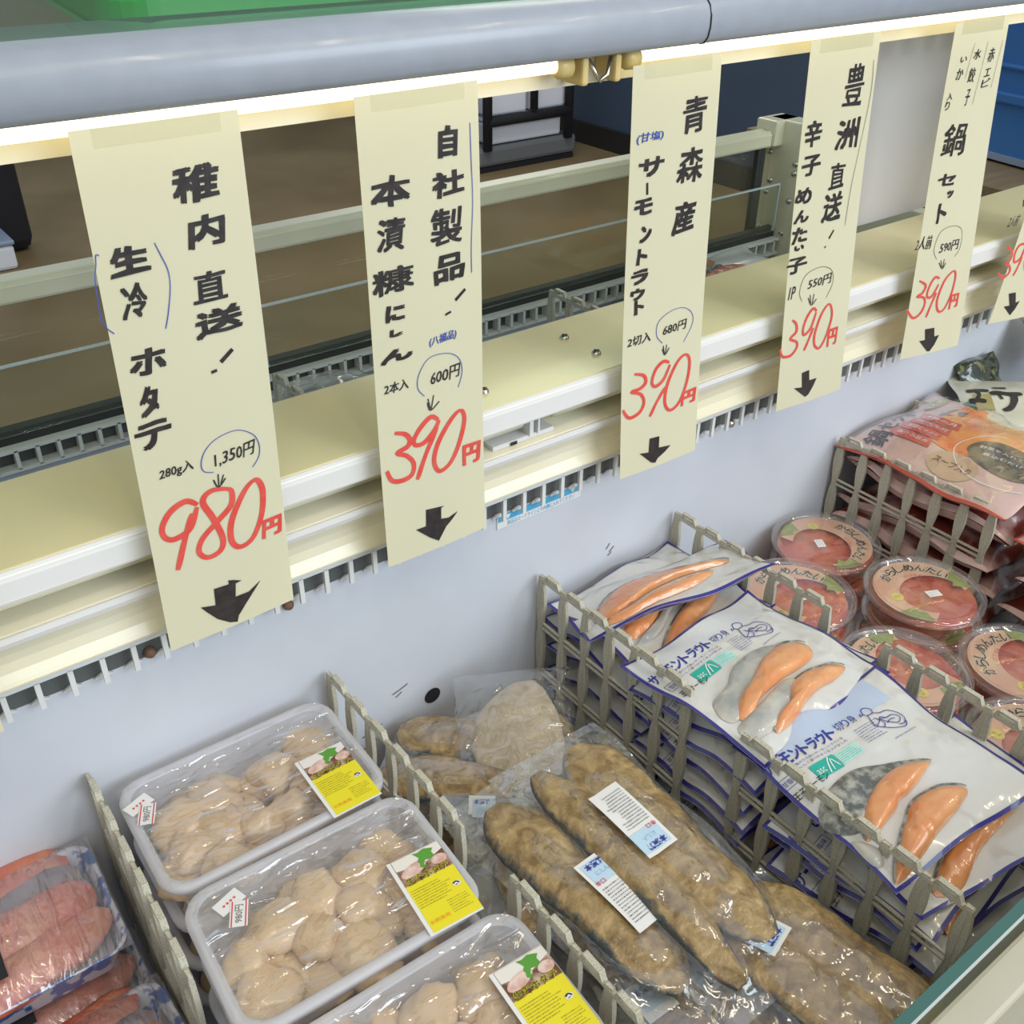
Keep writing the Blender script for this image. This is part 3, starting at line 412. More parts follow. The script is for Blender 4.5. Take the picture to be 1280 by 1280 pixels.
for k, S in STRIPS.items():
    C4 = [Vector(p) for p in S['c']]; Lh = S['L']; Wd = .094
    org = (C4[0] + C4[1]) / 2
    nrm = (C4[1] - C4[0]).cross(C4[3] - C4[0]).normalized()
    sg = -1 if nrm.y > 0 else 1
    def pm(s, t, off=0., C4=C4, Lh=Lh, org=org, sg=sg, k=k):
        a, b = s / Wd, t / Lh
        p = C4[0] * (1 - a) * (1 - b) + C4[1] * a * (1 - b) + C4[2] * a * b + C4[3] * (1 - a) * b
        du = (C4[1] - C4[0]) * (1 - b) + (C4[2] - C4[3]) * b; dv = (C4[3] - C4[0]) * (1 - a) + (C4[2] - C4[1]) * a
        nl = du.cross(dv).normalized() * sg
        return p - org + nl * (off + .0022 * math.sin(math.pi * b) * math.sin(2.2 * b + k) + .0012 * math.cos(math.pi * (a - .5)) - .0012)
    t = thing('price_strip', SL[k][0], 'sign', org, group='hand-written price strips')
    mb = MB().grid(lambda a, b: pm(a * Wd, b * Lh), 8, 28); n0 = len(mb.v)
    mb.grid(lambda a, b: pm(a * Wd, b * Lh, -.0003), 8, 28); mb.f[8 * 28:] = [f[::-1] for f in mb.f[8 * 28:]]
    mb.build('paper', PAPER, t, smooth=True)
    mb = MB()   # the strip's top end is taped under the lamp
    mb.grid(lambda a, b: pm((.12 + .76 * a) * Wd, -.006 + .016 * b, .0004), 6, 2); mb.build('adhesive_tape', film('clear_tape_%d' % k, (1, 1, .97), .08, (.8, .78, .6), .15, 10, 0), t)
    ink = {}
    for ch, st, x, y, ww, hh in S['g']:
        nm, m, bo = STY[st]; key = nm; ink.setdefault(key, (MB(), m))
        rt = random.uniform(-.02, .06) if st == 'B' else .03; bw = (.0010 if st in 'BR' else .00014) * (1 if k < 4 else .8)
        if ch in '漬糠製豊鍋森直青冷': bw *= .6
        sd = random.uniform(0, 50)
        for q, (dx, dy) in enumerate(((-bw, -.6 * bw), (bw, .6 * bw), (-.8 * bw, .7 * bw), (.9 * bw, -.8 * bw), (0, 0))):
            put_text(ink[key][0], ch, x + dx, -y + dy, ww * .91, hh * .91, lambda a, b, pm=pm, q=q, sd=sd, hh=hh, bw=bw: pm(a + hh * .07 * nz(a * 90 + sd, b * 90), -b + hh * .07 * nz(a * 90, b * 90 + sd, 5) + (bw * .25 * nz(a * 300, b * 400, q) if q < 4 else 0), .0005 + .00002 * q), rot=rt, shear=.10 if st in 'BR' else .18)
    for st, wd, pts in S['k']:
        nm, m, bo = STY[st] if st != 'T' else ('pen_marks', PEN, 0); ink.setdefault(nm, (MB(), m)); mp = lambda a, b, pm=pm: pm(a, b, .0005)
        if st == 'U':
            mb = MB(); put_stroke(mb, pts, wd, mp, .1); mb.build('blue_pen_line', BLUEPEN, t); continue
        if st == 'A': put_poly(ink[nm][0], pts, mp)
        else: put_stroke(ink[nm][0], pts, wd, mp, .35 if st in 'BR' else .1)
    for nm, (mb, m) in ink.items():
        if mb.f: mb.build(nm, m, t)

# ------------------------------------------------------------------ basket dividers
def half_w(z):            # lens shaped pickets, widest in the middle of every cell
    return .0029 + .0031 * abs(math.sin(math.pi * z / .0605)) ** 1.2
def make_divider(label):
    t = thing('basket_divider', label, 'divider')
    T = .0013
    n = 27; zs = [-.182 * i / n for i in range(n + 1)]
    poly = [(half_w(z), z) for z in zs] + [(-half_w(z), z) for z in reversed(zs)]
    pk = None
    for k in range(7):
        if pk is None:
            pk = MB().prism(poly, -T, T, 0).box(-T - .0006, T + .0006, -.0008, .0008, -.182, -.004).build('post', DIV, t, bevel=.0006); o = pk
        else: o = link(pk.copy()); o.parent = t
        o.location = (0, -.006 - .033 * k, 0)
    for z in (-.0605, -.121, -.178):
        MB().box(-T, T, -.205, -.005, z - .0045, z - .0020).box(-T, T, -.205, -.005, z + .0020, z + .0045).build('rail', DIV, t, bevel=.0005)
    mb = MB().box(-T * 1.3, T * 1.3, -.2075, -.003, -.006, -.0015)
    for k in range(6):
        y = -.006 - .033 * k
        mb.prism([(y - .005, -.002), (y - .0085, .0048), (y - .0245, .0048), (y - .028, -.002), (y - .0255, -.002), (y - .0230, .0020), (y - .0100, .0020), (y - .0075, -.002)], -T * 1.3, T * 1.3, 0)
    mb.build('top_rail', DIV, t, bevel=.0006)
    return t
DV = [('divider between the frozen salmon trays and the scallop packs, nearest the wall', .069, 0., -.585),
      ('divider between the frozen salmon trays and scallop packs, front section cut off below', .069, -.265, -.59),
      ('divider right of the scallop packs, section touching the wall', .272, -.002, -.590),
      ('divider right of the scallop packs, front section beside the third pack', .274, -.262, -.588),
      ('divider between the herring bags and the salmon pouches, section touching the wall', .505, -.002, -.588),
      ('divider between the herring bags and the salmon pouches, front section', .505, -.265, -.590),
      ('divider between the salmon pouches and the roe cups, section touching the wall', .690, -.002, -.586),
      ('divider between the salmon pouches and the roe cups, front section', .690, -.266, -.588),
      ('divider between the roe cups and the orange hotpot pouches', .966, -.004, -.583),
      ('divider behind the orange hotpot pouches with only its bumps showing', .1181 + 1.0, -.002, -.580),
      ('small divider top rising behind the ledge left of the 390 yen strips', .366, .255, -.432),
      ('small divider top rising behind the ledge near the three screws', .735, .275, -.432)]
d0 = None
for lb, x, y, z in DV:
    if d0 is None: d0 = make_divider(lb); o = d0
    else: o = copy_tree(d0); o['label'] = lb
    o.location = (x, y, z); o['group'] = 'plastic basket dividers'
    random.seed(int(x * 1000)); o.rotation_euler = (0, random.uniform(-.01, .01), random.uniform(-.012, .012))

# ------------------------------------------------------------------ scallop packs
def rrect(w, l, r, n=6):
    P = []
    for cx, cy, a0 in ((w / 2 - r, l / 2 - r, 0), (-w / 2 + r, l / 2 - r, 90), (-w / 2 + r, -l / 2 + r, 180), (w / 2 - r, -l / 2 + r, 270)):
        for k in range(n + 1): a = math.radians(a0 + 90 * k / n); P.append((cx + r * math.cos(a), cy + r * math.sin(a)))
    return P
def loft(rings, close=False):   # rings of equal length, list of (x,y,z)
    mb = MB(); n = len(rings[0])
    for r in rings: mb.v += [tuple(p) for p in r]
    for i in range(len(rings) - 1):
        for k in range(n): mb.f.append((i * n + k, i * n + (k + 1) % n, (i + 1) * n + (k + 1) % n, (i + 1) * n + k))
    if close: mb.f.append(tuple(range((len(rings) - 1) * n, len(rings) * n)))
    return mb
def ring(w, l, r, z): return [(x, y, z) for x, y in rrect(w, l, r)]
W_, L_ = .178, .121
def tray_shell(t):
    loft([ring(W_ - .014, L_ - .014, .017, -.001), ring(W_ - .017, L_ - .017, .016, -.006), ring(W_ - .026, L_ - .026, .014, -.036), ring(W_ - .034, L_ - .034, .010, -.039)], True).build('tray', PP, t, smooth=True)
    loft([ring(W_ - .015, L_ - .015, .017, -.002), ring(W_ - .013, L_ - .013, .018, 0), ring(W_ - .002, L_ - .002, .021, 0), ring(W_, L_, .022, -.0025), ring(W_, L_, .022, -.006), ring(W_ - .003, L_ - .003, .021, -.006)]).build('rim', RIM, t, smooth=True)
def scallop_mb(seed):
    bm = bmesh.new(); bmesh.ops.create_icosphere(bm, subdivisions=3, radius=1); R = random.Random(seed); sx, sy, sz = R.uniform(.017, .023), R.uniform(.0145, .020), R.uniform(.0095, .013)
    for v in bm.verts:
        p = v.co; q = 1 + .34 * nz(p.x * 1.2 + seed, p.y * 1.2, p.z) + .12 * nz(p.x * 3 + seed, p.y * 3, p.z * 3) + .03 * nz(p.x * 9 + seed, p.y * 9, p.z * 9)
        z = math.copysign(abs(p.z) ** .75, p.z); v.co = Vector((p.x * sx * q, p.y * sy * q, z * sz * q))
    me = bpy.data.meshes.new('scallop'); bm.to_mesh(me); bm.free(); me.materials.append(SCAL)
    me.polygons.foreach_set('use_smooth', [True] * len(me.polygons)); return me
SM = [scallop_mb(s) for s in range(9)]
def yellow_label(t, x, y, z, rot):
    o = Vector((x, y, z)); ex = Vector((math.cos(rot), math.sin(rot), 0)); ey = Vector((-math.sin(rot), math.cos(rot), 0))
    def mp(h): return lambda a, b: o + ex * a + ey * b + Vector((0, 0, h))
    w, l = .0405, .0665
    base = MB(); put_rect(base, -w / 2, w / 2, -l / 2, l / 2, mp(0), 2); base = base.build('product_label', WHITE, t)
    m = MB(); put_rect(m, -w / 2 + .003, w / 2, -l / 2 + .0015, l / 2 - .024, mp(.0002), 1); m.build('yellow_panel', YEL, base)
    m = MB(); put_rect(m, -w / 2 + .003, w / 2, l / 2 - .024, l / 2 - .0005, mp(.0002), 1); m.build('label_photo', BROWNP, base)
    m = MB(); put_poly(m, [(-.017, .0325), (.020, .0325), (.020, .0255), (.010, .0225), (-.002, .0185), (-.010, .0225), (-.017, .0235)], mp(.0003)); m.build('photo_sky', LIGHTP, base)
    m = MB()
    put_poly(m, [(-.016 + .0105 * (1 + math.cos(a)), .0195 + .0048 * math.sin(a) + .002 * math.cos(a)) for a in [2 * math.pi * k / 18 for k in range(18)]], mp(.0004))
    put_poly(m, [(.008 + .006 * (1 + math.cos(a)), .0185 + .0042 * math.sin(a)) for a in [2 * math.pi * k / 14 for k in range(14)]], mp(.0004)); m.build('printed_shell', PINKP, base)
    m = MB(); put_poly(m, [(-.001, .0315), (.003, .0305), (.008, .0317), (.0145, .0290), (.0120, .0265), (.0125, .0225), (.0085, .0215), (.0050, .0225), (.0025, .0195), (.0042, .0180), (.0020, .0165), (-.0008, .0185), (.0005, .0215), (-.0002, .0235), (.0020, .0260), (.0005, .0290)], mp(.0006)); m.build('green_island', GRN, base)
    m = MB(); put_text(m, '生冷ホタテ', .0010, .0115, .033, .0072, mp(.0005), bold=.045); m.build('title_glow', YEL, base)
    m = MB(); put_text(m, '生冷ホタテ', .0010, .0115, .032, .0064, mp(.0007), bold=.005); m.build('title_text', INK, base)
    m = MB(); put_micro(m, -.016, .012, -.012, .005, 8, mp(.0004), 3, .42); put_micro(m, .002, .019, -.026, -.014, 6, mp(.0004), 5, .4); m.build('small_print', TXTY, base)
    m = MB(); put_text(m, 'お刺身用', -.0085, -.0245, .0145, .0032, mp(.0005)); m.build('orange_note', ORT, base)
    m = MB(); put_poly(m, [(.0145 + .0032 * math.cos(a), -.006 + .0022 * math.sin(a)) for a in [2 * math.pi * k / 12 for k in range(12)]], mp(.0005)); m.build('fish_mark', LIGHTP, base)
    m = MB(); put_stroke(m, [(.0120, -.0055), (.0145, -.0045), (.0165, -.0065)], .0011, mp(.0006)); put_stroke(m, [(.0130, -.0072), (.0150, -.0068)], .0007, mp(.0006)); m.build('fish_mark_line', INK, base)
def price_sticker(t, x, y, z, rot, s=1., txt='980円'):
    o = Vector((x, y, z)); ex = Vector((math.cos(rot), math.sin(rot), 0)); ey = Vector((-math.sin(rot), math.cos(rot), 0))
    def mp(h): return lambda a, b: o + ex * a * s + ey * b * s + Vector((0, 0, h))
    m = MB(); put_poly(m, [(-.010, -.006), (.010, -.006), (.010, .006), (-.010, .006)], mp(0)); b = m.build('price_sticker', WHITE, t)
    m = MB(); put_poly(m, [(-.010, -.0050), (.010, -.0050), (.010, -.0042), (-.010, -.0042)], mp(.0002)); put_poly(m, [(-.010, .0042), (.010, .0042), (.010, .0050), (-.010, .0050)], mp(.0002)); m.build('red_line', REDT, b)
    m = MB(); put_text(m, txt, 0, 0, .014, .0055, mp(.0003)); m.build('price_text', TXT, b)
def star_sticker(t, x, y, z, rot):
    o = Vector((x, y, z)); ex = Vector((math.cos(rot), math.sin(rot), 0)); ey = Vector((-math.sin(rot), math.cos(rot), 0))
    def mp(h): return lambda a, b: o + ex * a + ey * b + Vector((0, 0, h))
    m = MB(); put_poly(m, [(-.010, -.006), (.010, -.006), (.010, .006), (-.010, .006)], mp(0)); b = m.build('date_sticker', WHITE, t)
    m = MB()
    for k in range(4):
        cx = -.0045 + .003 * k; put_poly(m, [(cx + (.0014 if j % 2 else .0006) * math.cos(j * math.pi / 5), (.0014 if j % 2 else .0006) * math.sin(j * math.pi / 5)) for j in range(10)], mp(.0002))
    m.build('star_row', REDT, b)
def scallop_pack(label, loc, rot, seed, lab, n=20):
    t = thing('scallop_pack', label, 'scallop pack', loc, (0, 0, rot), 'packs of raw scallops'); R = random.Random(seed); tray_shell(t); k = 0; pts = []
    for layer, zb in ((0, -.029), (1, -.0165)):
        tries = 0
        while k < (n * .55 if layer == 0 else n) and tries < 900:
            tries += 1; x = R.uniform(-.066, .063 if layer == 0 else .058); y = R.uniform(-.041, .041)
            if any((x - a) ** 2 + (y - b) ** 2 < (.025 if l2 == layer else .011) ** 2 for a, b, l2 in pts): continue
            if layer == 1 and y > .024 + .01 * R.random() and x > .03: continue
            pts.append((x, y, layer)); o = link(bpy.data.objects.new('scallop', R.choice(SM))); o.parent = t; o.location = (x, y, zb + R.uniform(-.002, .002))
            o.rotation_euler = (R.uniform(-.3, .3), R.uniform(-.3, .3), R.uniform(0, 6.28)); k += 1
    def cov(a, b):
        x = (a - .5) * (W_ - .012); y = (b - .5) * (L_ - .012); e = (1 - abs(2 * a - 1) ** 3) * (1 - abs(2 * b - 1) ** 3)
        return Vector((x, y, .0012 - .0035 * e + .0010 * e * nz(x * 45 + seed, y * 45) + .0007 * e * nz(x * 130 + seed, y * 40, 3)))
    MB().grid(cov, 60, 40).build('cling_film', WRAP, t, smooth=True)
    MB().grid(lambda a, b: ((a - .5) * W_ * .97, -L_ / 2 - .0006, -.002 - .017 * b + .0), 2, 2).build('film_skirt', FILMH, t)
    yellow_label(t, lab[0], lab[1], .0018, lab[2])
    star_sticker(t, lab[3], lab[4], .0016, .35); price_sticker(t, lab[3] + .002, lab[4] - .0125, .0019, 1.15)
    return t
p1 = scallop_pack('scallop pack nearest the white back wall', (.168, -.0755, -.600), -.015, 11, (.056, -.032, 0.0, -.077, .032))
p2 = scallop_pack('scallop pack in the middle, between the other two', (.168, -.2035, -.598), -.04, 5, (.062, -.030, -.04, -.059, .038))
p3 = scallop_pack('scallop pack at the bottom edge of the picture, partly cut off', (.173, -.3320, -.599), -.03, 23, (.066, -.012, -.03, -.06, .03))
for (x, y, z, rz, lb) in ((.170, -.0770, -.643, 0, 'lower pack of scallops under the pack nearest the wall'), (.171, -.2060, -.6415, -.03, 'lower pack of scallops under the middle pack'), (.175, -.335, -.6425, -.02, 'lower pack of scallops under the pack at the bottom edge'),
                          (.168, -.0770, -.686, .01, 'bottommost scallop pack nearest the wall'), (.170, -.206, -.685, .0, 'bottommost scallop pack of the middle stack'), (.172, -.336, -.686, 0, 'bottommost scallop pack at the bottom edge of the picture'),
                          (.168, -.0770, -.732, .01, 'scallop pack lying on the freezer floor by the wall'), (.170, -.206, -.732, .0, 'scallop pack lying on the freezer floor in the middle'), (.172, -.336, -.732, 0, 'scallop pack lying on the freezer floor at the front')):
    t = thing('scallop_pack', lb, 'scallop pack', (x, y, z), (0, 0, rz), 'packs of raw scallops'); tray_shell(t)
    me = SM[int(abs(z) * 1000) % 9]
    for k in range(12):
        o = link(bpy.data.objects.new('scallop', SM[k % 9])); o.parent = t; o.location = (-.06 + .036 * (k % 4) + .004 * (k // 4), -.034 + .034 * (k // 4), -.024); o.rotation_euler = (.1, .1, k)

# ------------------------------------------------------------------ frozen salmon trays on the left
FT_RIM = mat('blue_white_patterned_foam', (.66, .70, .80), .4, nz=(70, (.05, .15, .45), .5, .56, 3), coat=.5)
FT_IN = mat('white_foam_tray', (.55, .55, .60), .5)
FILMS = film('frosty_cling_film', (1, .99, .98), .13, (.80, .78, .84), .14, 55, 1.0, .010, base=.14, stretch=(2.4, .6, 1))
def fillet_mb(L, w, h, seed, taper=1.6, nu=26, nv=12, bend=.0):
    mb = MB()
    def f(a, b):
        t = 2 * a - 1; ww = w * (1 - abs(t) ** taper * .72) * (1 - .12 * t); th = math.pi * 2 * b
        x = t * L / 2; yy = math.cos(th) * ww / 2 + bend * t * t; zz = math.sin(th) * h / 2 * (1 - abs(t) ** 3 * .8)
        q = .0022 * nz(x * 26 + seed, yy * 26, zz * 26) + .0005 * nz(x * 120 + seed, yy * 120, zz)
        mb.a.append(min(1, abs(math.cos(th)) ** 2 + (.55 * max(0, nz(x * 22 + seed, yy * 40, 7))))); return Vector((x, yy + q, zz + q * 1.3))
    mb.grid(f, nu, nv * 2); return mb
def salmon_tray(label, loc, rot):
    t = thing('salmon_tray', label, 'fish tray', loc, rot, 'trays of frozen salmon')
    w, l = .205, .105
    loft([ring(w - .02, l - .02, .012, -.024), ring(w - .006, l - .006, .014, -.003), ring(w, l, .016, 0), ring(w, l, .016, -.002), ring(w - .008, l - .008, .014, -.006), ring(w - .018, l - .018, .012, -.030), ring(w - .02, l - .02, .012, -.031)], True).build('tray_rim', FT_RIM, t, smooth=True)
    MB().prism(rrect(w - .02, l - .02, .012), -.026, -.022, 2).build('tray_base', FT_IN, t)
    for k, (y, m, h, ww) in enumerate(((.036, ICE, .026, .044), (.014, ICED, .026, .042), (-.006, ICE, .032, .052), (-.032, ICE, .028, .040))):
        mb = fillet_mb(.180, ww, h, k * 7 + loc[1] * 50, 9); mb.v = [(x + .004 * k - .004, yy + y + .16 * x + .006 * nz(x * 18, k * 3.1 + loc[1] * 20), z - .006 + .003 * nz(x * 25, yy * 50, k)) for x, yy, z in mb.v]
        mb.build('salmon_fillet', m, t, smooth=True)
    def cov(a, b):
        x = (a - .5) * (w + .002); y = (b - .5) * (l + .002); e = (1 - abs(2 * a - 1) ** 5) * (1 - abs(2 * b - 1) ** 4)
        return Vector((x, y, .001 + .0125 * e + .0016 * e * nz(x * 30, y * 60, loc[1] * 9) + .0008 * e * nz(x * 90, y * 160)))
    MB().grid(cov, 60, 40).build('cling_film', FILMS, t, smooth=True)
    mb = MB(); put_rect(mb, -.035, .026, -.040, .016, lambda a, b: Vector((a, b, .0155)), 2); mb.build('dark_label', BLACK, t)
    return t
salmon_tray('plastic-wrapped salmon tray beside the back wall, lying higher', (-.050, -.060, -.645), (math.radians(4), 0, math.radians(-1)))
salmon_tray('plastic-wrapped salmon tray at the bottom left corner of the picture', (-.040, -.176, -.690), (math.radians(2), 0, math.radians(3)))
salmon_tray('salmon tray buried under the tray beside the back wall', (-.046, -.066, -.7), (0, 0, 0))
salmon_tray('salmon tray buried under the bottom left tray', (-.042, -.178, -.735), (0, 0, 0.02))

# ------------------------------------------------------------------ herring in vacuum bags
def herring_bag(label, loc, rot, w=.105, l=.265, fish=((-.014, 0, .045, .215, 0), (.014, .006, .045, .205, 1)), labels=((.0, -.01, .022, .072, .12, 0),), fm=FILMB, seed=1, hh=.024):
    t = thing('herring_bag', label, 'fish bag', loc, rot, 'vacuum bags of herring')
    rad = []
    for fx, fy, fw, fl, s in fish:
        mb = fillet_mb(fl, fw, hh, s * 13 + seed, 5, 46, 10, .004 if s % 2 else -.004)
        mb.v = [(fx + y, fy - x, z + hh * .45) for x, y, z in mb.v]; o = mb.build('herring_fillet', HERR, t, smooth=True, attr='edge'); rad.append((fx, fy, fw, fl))
    def H(x, y):
        h = 0
        for fx, fy, fw, fl in rad:
            a = abs((y - fy) / (fl / 2)); b = abs((x - fx) / (fw / 2 * max(.1, 1 - min(a, 1) ** 5 * .72)))
            if a < 1.0 and b < 1: h = max(h, hh * .95 * math.sqrt(1 - b * b) * (1 - a ** 3 * .8) ** .9)
            # slack film around the body
            d = max(a - 1, 0) * fl / 2 + max(b - 1, 0) * fw / 2
            h = max(h, hh * .55 * math.exp(-d * 90))
        return h + .0016
    def cov(a, b):
        x = (a - .5) * w; y = (b - .5) * l; e = (1 - abs(2 * a - 1) ** 6) * (1 - abs(2 * b - 1) ** 8)
        wob = .004 * (1 - e) * math.sin(y * 60 + seed) + .0022 * nz(x * 40 + seed, y * 30)
        return Vector((x, y, H(x, y) * e + wob * .8 + .0008))
    MB().grid(cov, 40, 80).build('vacuum_film', fm, t, smooth=True)
    MB().grid(lambda a, b: Vector(((a - .5) * w, (b - .5) * l, .0002 + .004 * (1 - (1 - abs(2 * a - 1) ** 6) * (1 - abs(2 * b - 1) ** 8)) * math.sin((b - .5) * l * 60 + seed) * .8)), 4, 30).build('bag_back', fm, t, smooth=True)
    for lx, ly, lw, ll, rz, flip in labels:
        c, s = math.cos(rz), math.sin(rz)
        def mp(h): return lambda a, b: Vector((lx + a * c - b * s, ly + a * s + b * c, max(H(lx + (a * c - b * s) * .5 + dx_, ly + a * s + b * c) for dx_ in (-.008, 0, .008)) + .0042 + h))
        m = MB(); put_rect(m, -lw / 2, lw / 2, -ll / 2, ll / 2, mp(0), 8); b = m.build('maker_label', WHITE, t)
        y1 = ll / 2 - .003; sg = -1 if flip else 1
        mf = lambda h: (lambda a, b_: mp(h)(a * sg, b_ * sg))
        m = MB(); put_rect(m, -lw / 2 + .003, lw / 2, y1 - .020, y1, mf(.0003), 5); m.build('blue_wash', SKYP, b)
        m = MB(); put_text(m, '本漬糠', 0, y1 - .004, lw * .62, .0062, mf(.0006), bold=.03); m.build('blue_title', BLP, b)
        m = MB(); put_text(m, 'にしん', .001, y1 - .0115, lw * .42, .0040, mf(.0006)); m.build('small_title', mat('mid_blue_print', (.25, .42, .62), .5), b)
        if ll > .03:
            m = MB(); put_text(m, '辛口', -lw / 2 + .0065, y1 - .0185, .0085, .0042, mf(.0006), bold=.01); m.build('red_mark', REDT, b)
            m = MB(); put_micro(m, -lw / 2 + .003, lw / 2 - .003, -ll / 2 + .006, y1 - .023, 13, mf(.0006), seed, .38); m.build('small_print', TXT, b)
    return t
herring_bag('vacuum bag of two herring fillets lying on top beside the salmon divider, label upside down', (.386, -.290, -.630), (math.radians(2), math.radians(0), math.radians(0)),
            .112, .262, ((-.022, -.004, .040, .220, 0), (.012, .004, .062, .213, 1)), ((-.004, .020, .028, .068, .0, 1),), seed=2)
herring_bag('vacuum bag of herring lying on top beside the scallop divider, label upright', (.338, -.290, -.642), (math.radians(1), math.radians(3), math.radians(4)),
            .098, .27, ((-.008, .010, .062, .198, 2), (.026, -.016, .036, .19, 3)), ((.000, -.014, .028, .066, .0, 0),), seed=5)
herring_bag('herring bag poking out below the two top bags near the bottom edge', (.416, -.432, -.650), (math.radians(3), math.radians(0), math.radians(10)), .11, .17,
            ((-.012, 0, .056, .16, 4), (.022, 0, .054, .16, 5)), ((-.006, .046, .028, .022, .1, 1),), seed=8)
herring_bag('herring bag lying at the bottom edge beside the third scallop pack', (.335, -.425, -.668), (0, 0, math.radians(-12)), .11, .20,
            ((-.012, 0, .05, .16, 6), (.022, 0, .05, .16, 7)), ((.014, .050, .024, .020, .2, 1), (-.03, .055, .024, .03, .1, 0)), seed=12)
herring_bag('herring piece in crinkled film below the two wall holes', (.345, -.090, -.684), (math.radians(-10), 0, math.radians(38)), .125, .145,
            ((-.024, 0, .052, .13, 8), (.026, .004, .052, .12, 9)), (), FILMB, 21, .026)
herring_bag('herring bag lying under the frosty fillet', (.41, -.14, -.70), (0, 0, math.radians(-6)), .12, .22, ((-.012, 0, .055, .18, 10), (.025, 0, .05, .18, 11)), (), FILMH, 25)
herring_bag('herring bag deep in the pile under the top bags', (.36, -.30, -.70), (0, 0, math.radians(4)), .15, .26, ((-.02, 0, .055, .22, 12), (.03, 0, .055, .22, 13)), (), FILMH, 26)
herring_bag('herring bag on the freezer floor at the back', (.36, -.12, -.755), (0, 0, math.radians(20)), .13, .2, ((-.02, 0, .055, .18, 12), (.03, 0, .055, .18, 13)), (), FILMH, 27)
herring_bag('herring bag on the freezer floor at the front', (.40, -.34, -.755), (0, 0, math.radians(-4)), .15, .26, ((-.02, 0, .055, .22, 12), (.03, 0, .055, .22, 13)), (), FILMH, 28)
herring_bag('crinkled empty end of a herring bag beside the middle scallop pack', (.317, -.205, -.662), (0, 0, math.radians(-20)), .07, .16, ((0.0, -.04, .035, .07, 14),), ((-.008, .05, .022, .020, -.3, 0),), FILMH, 31, .016)
# frosty beige fillet
ff = thing('frosty_fillet', 'pale frost-covered fish fillet leaning at the foot of the salmon divider', 'fish bag', (.398, -.108, -.657), (math.radians(9), math.radians(-6), math.radians(-34)), 'vacuum bags of herring')
FROSTF = mat('frosty_flesh', (.42, .34, .23), .6, nz=(60, (.56, .47, .34), .35, .7, 6), bump=(160, .5, .0015), coat=.2)
mb = fillet_mb(.118, .082, .017, 41, 2.4, 60, 20, .012); mb.v = [(y, x, z) for x, y, z in mb.v]; mb.build('fillet', FROSTF, ff, smooth=True)
def cov(a, b):
    x = (a - .5) * .11; y = (b - .5) * .150; e = (1 - abs(2 * a - 1) ** 4) * (1 - abs(2 * b - 1) ** 4); return Vector((x, y, .0145 * e ** .6 - .004 + .003 * nz(x * 40, y * 40)))
MB().grid(cov, 30, 40).build('vacuum_film', FILMB, ff, smooth=True)

# ------------------------------------------------------------------ salmon trout pouches
class Pouch:
    def __init__(s, w, l, T, seed, bend=(0, 0), wave=.003, flat_pow=4):
        s.w, s.l, s.T, s.seed, s.bend, s.wave, s.p = w, l, T, seed, bend, wave, flat_pow
    def at(s, x, y, off=0., side=1):
        u, v = max(-1, min(1, 2 * x / s.w)), max(-1, min(1, 2 * y / s.l)); e = (1 - abs(u) ** s.p) * (1 - abs(v) ** s.p)
        pin = 1 - .035 * (1 - abs(v) ** 2) * abs(u) - 0.; pin2 = 1 - .04 * (1 - abs(u) ** 2) * abs(v)
        ed = 1 - e
        z = side * s.T / 2 * e ** .7 + s.wave * ed * (math.sin(u * 5.2 + s.seed) + math.sin(v * 4.3 + s.seed * 2)) * .6 + s.wave * .55 * nz(u * 2.2 + s.seed, v * 2.2) * (1 if side > 0 else .4)
        z += s.bend[0] * u * abs(u) + s.bend[1] * v * abs(v)
        return Vector((x * pin, y * pin2, z + off))
    def body(s, t, m, name='pouch', n=34, m2=None):
        mb = MB().grid(lambda a, b: s.at((a - .5) * s.w, (b - .5) * s.l), n, n)
        k = len(mb.f); mb.grid(lambda a, b: s.at((a - .5) * s.w, (b - .5) * s.l, 0, -1), n, n); mb.f[k:] = [f[::-1] for f in mb.f[k:]]
        if m2:
            a = MB(); a.v = mb.v[(n + 1) ** 2:]; a.f = [tuple(i - (n + 1) ** 2 for i in f) for f in mb.f[k:]]; a.build(name + '_back', m2, t, smooth=True); mb.v = mb.v[:(n + 1) ** 2]; mb.f = mb.f[:k]
        return mb.build(name, m, t, smooth=True)
    def border(s, t, m, d0=.0, d1=.0035, name='seal_border', sides='NSEW'):
        mb = MB(); a, b = s.w / 2, s.l / 2; N = 36
        for sd in sides:
            for off, fl in ((.0004, 1), (-.0004, -1)):
                def f(i, j):
                    d = d0 + (d1 - d0) * j
                    if sd == 'N': x, y = -a + 2 * a * i, b - d
                    if sd == 'S': x, y = -a + 2 * a * i, -b + d
                    if sd == 'E': x, y = a - d, -b + 2 * b * i
                    if sd == 'W': x, y = -a + d, -b + 2 * b * i
                    return s.at(x, y, off, fl)
                mb.grid(f, N, 1)
        return mb.build(name, m, t)
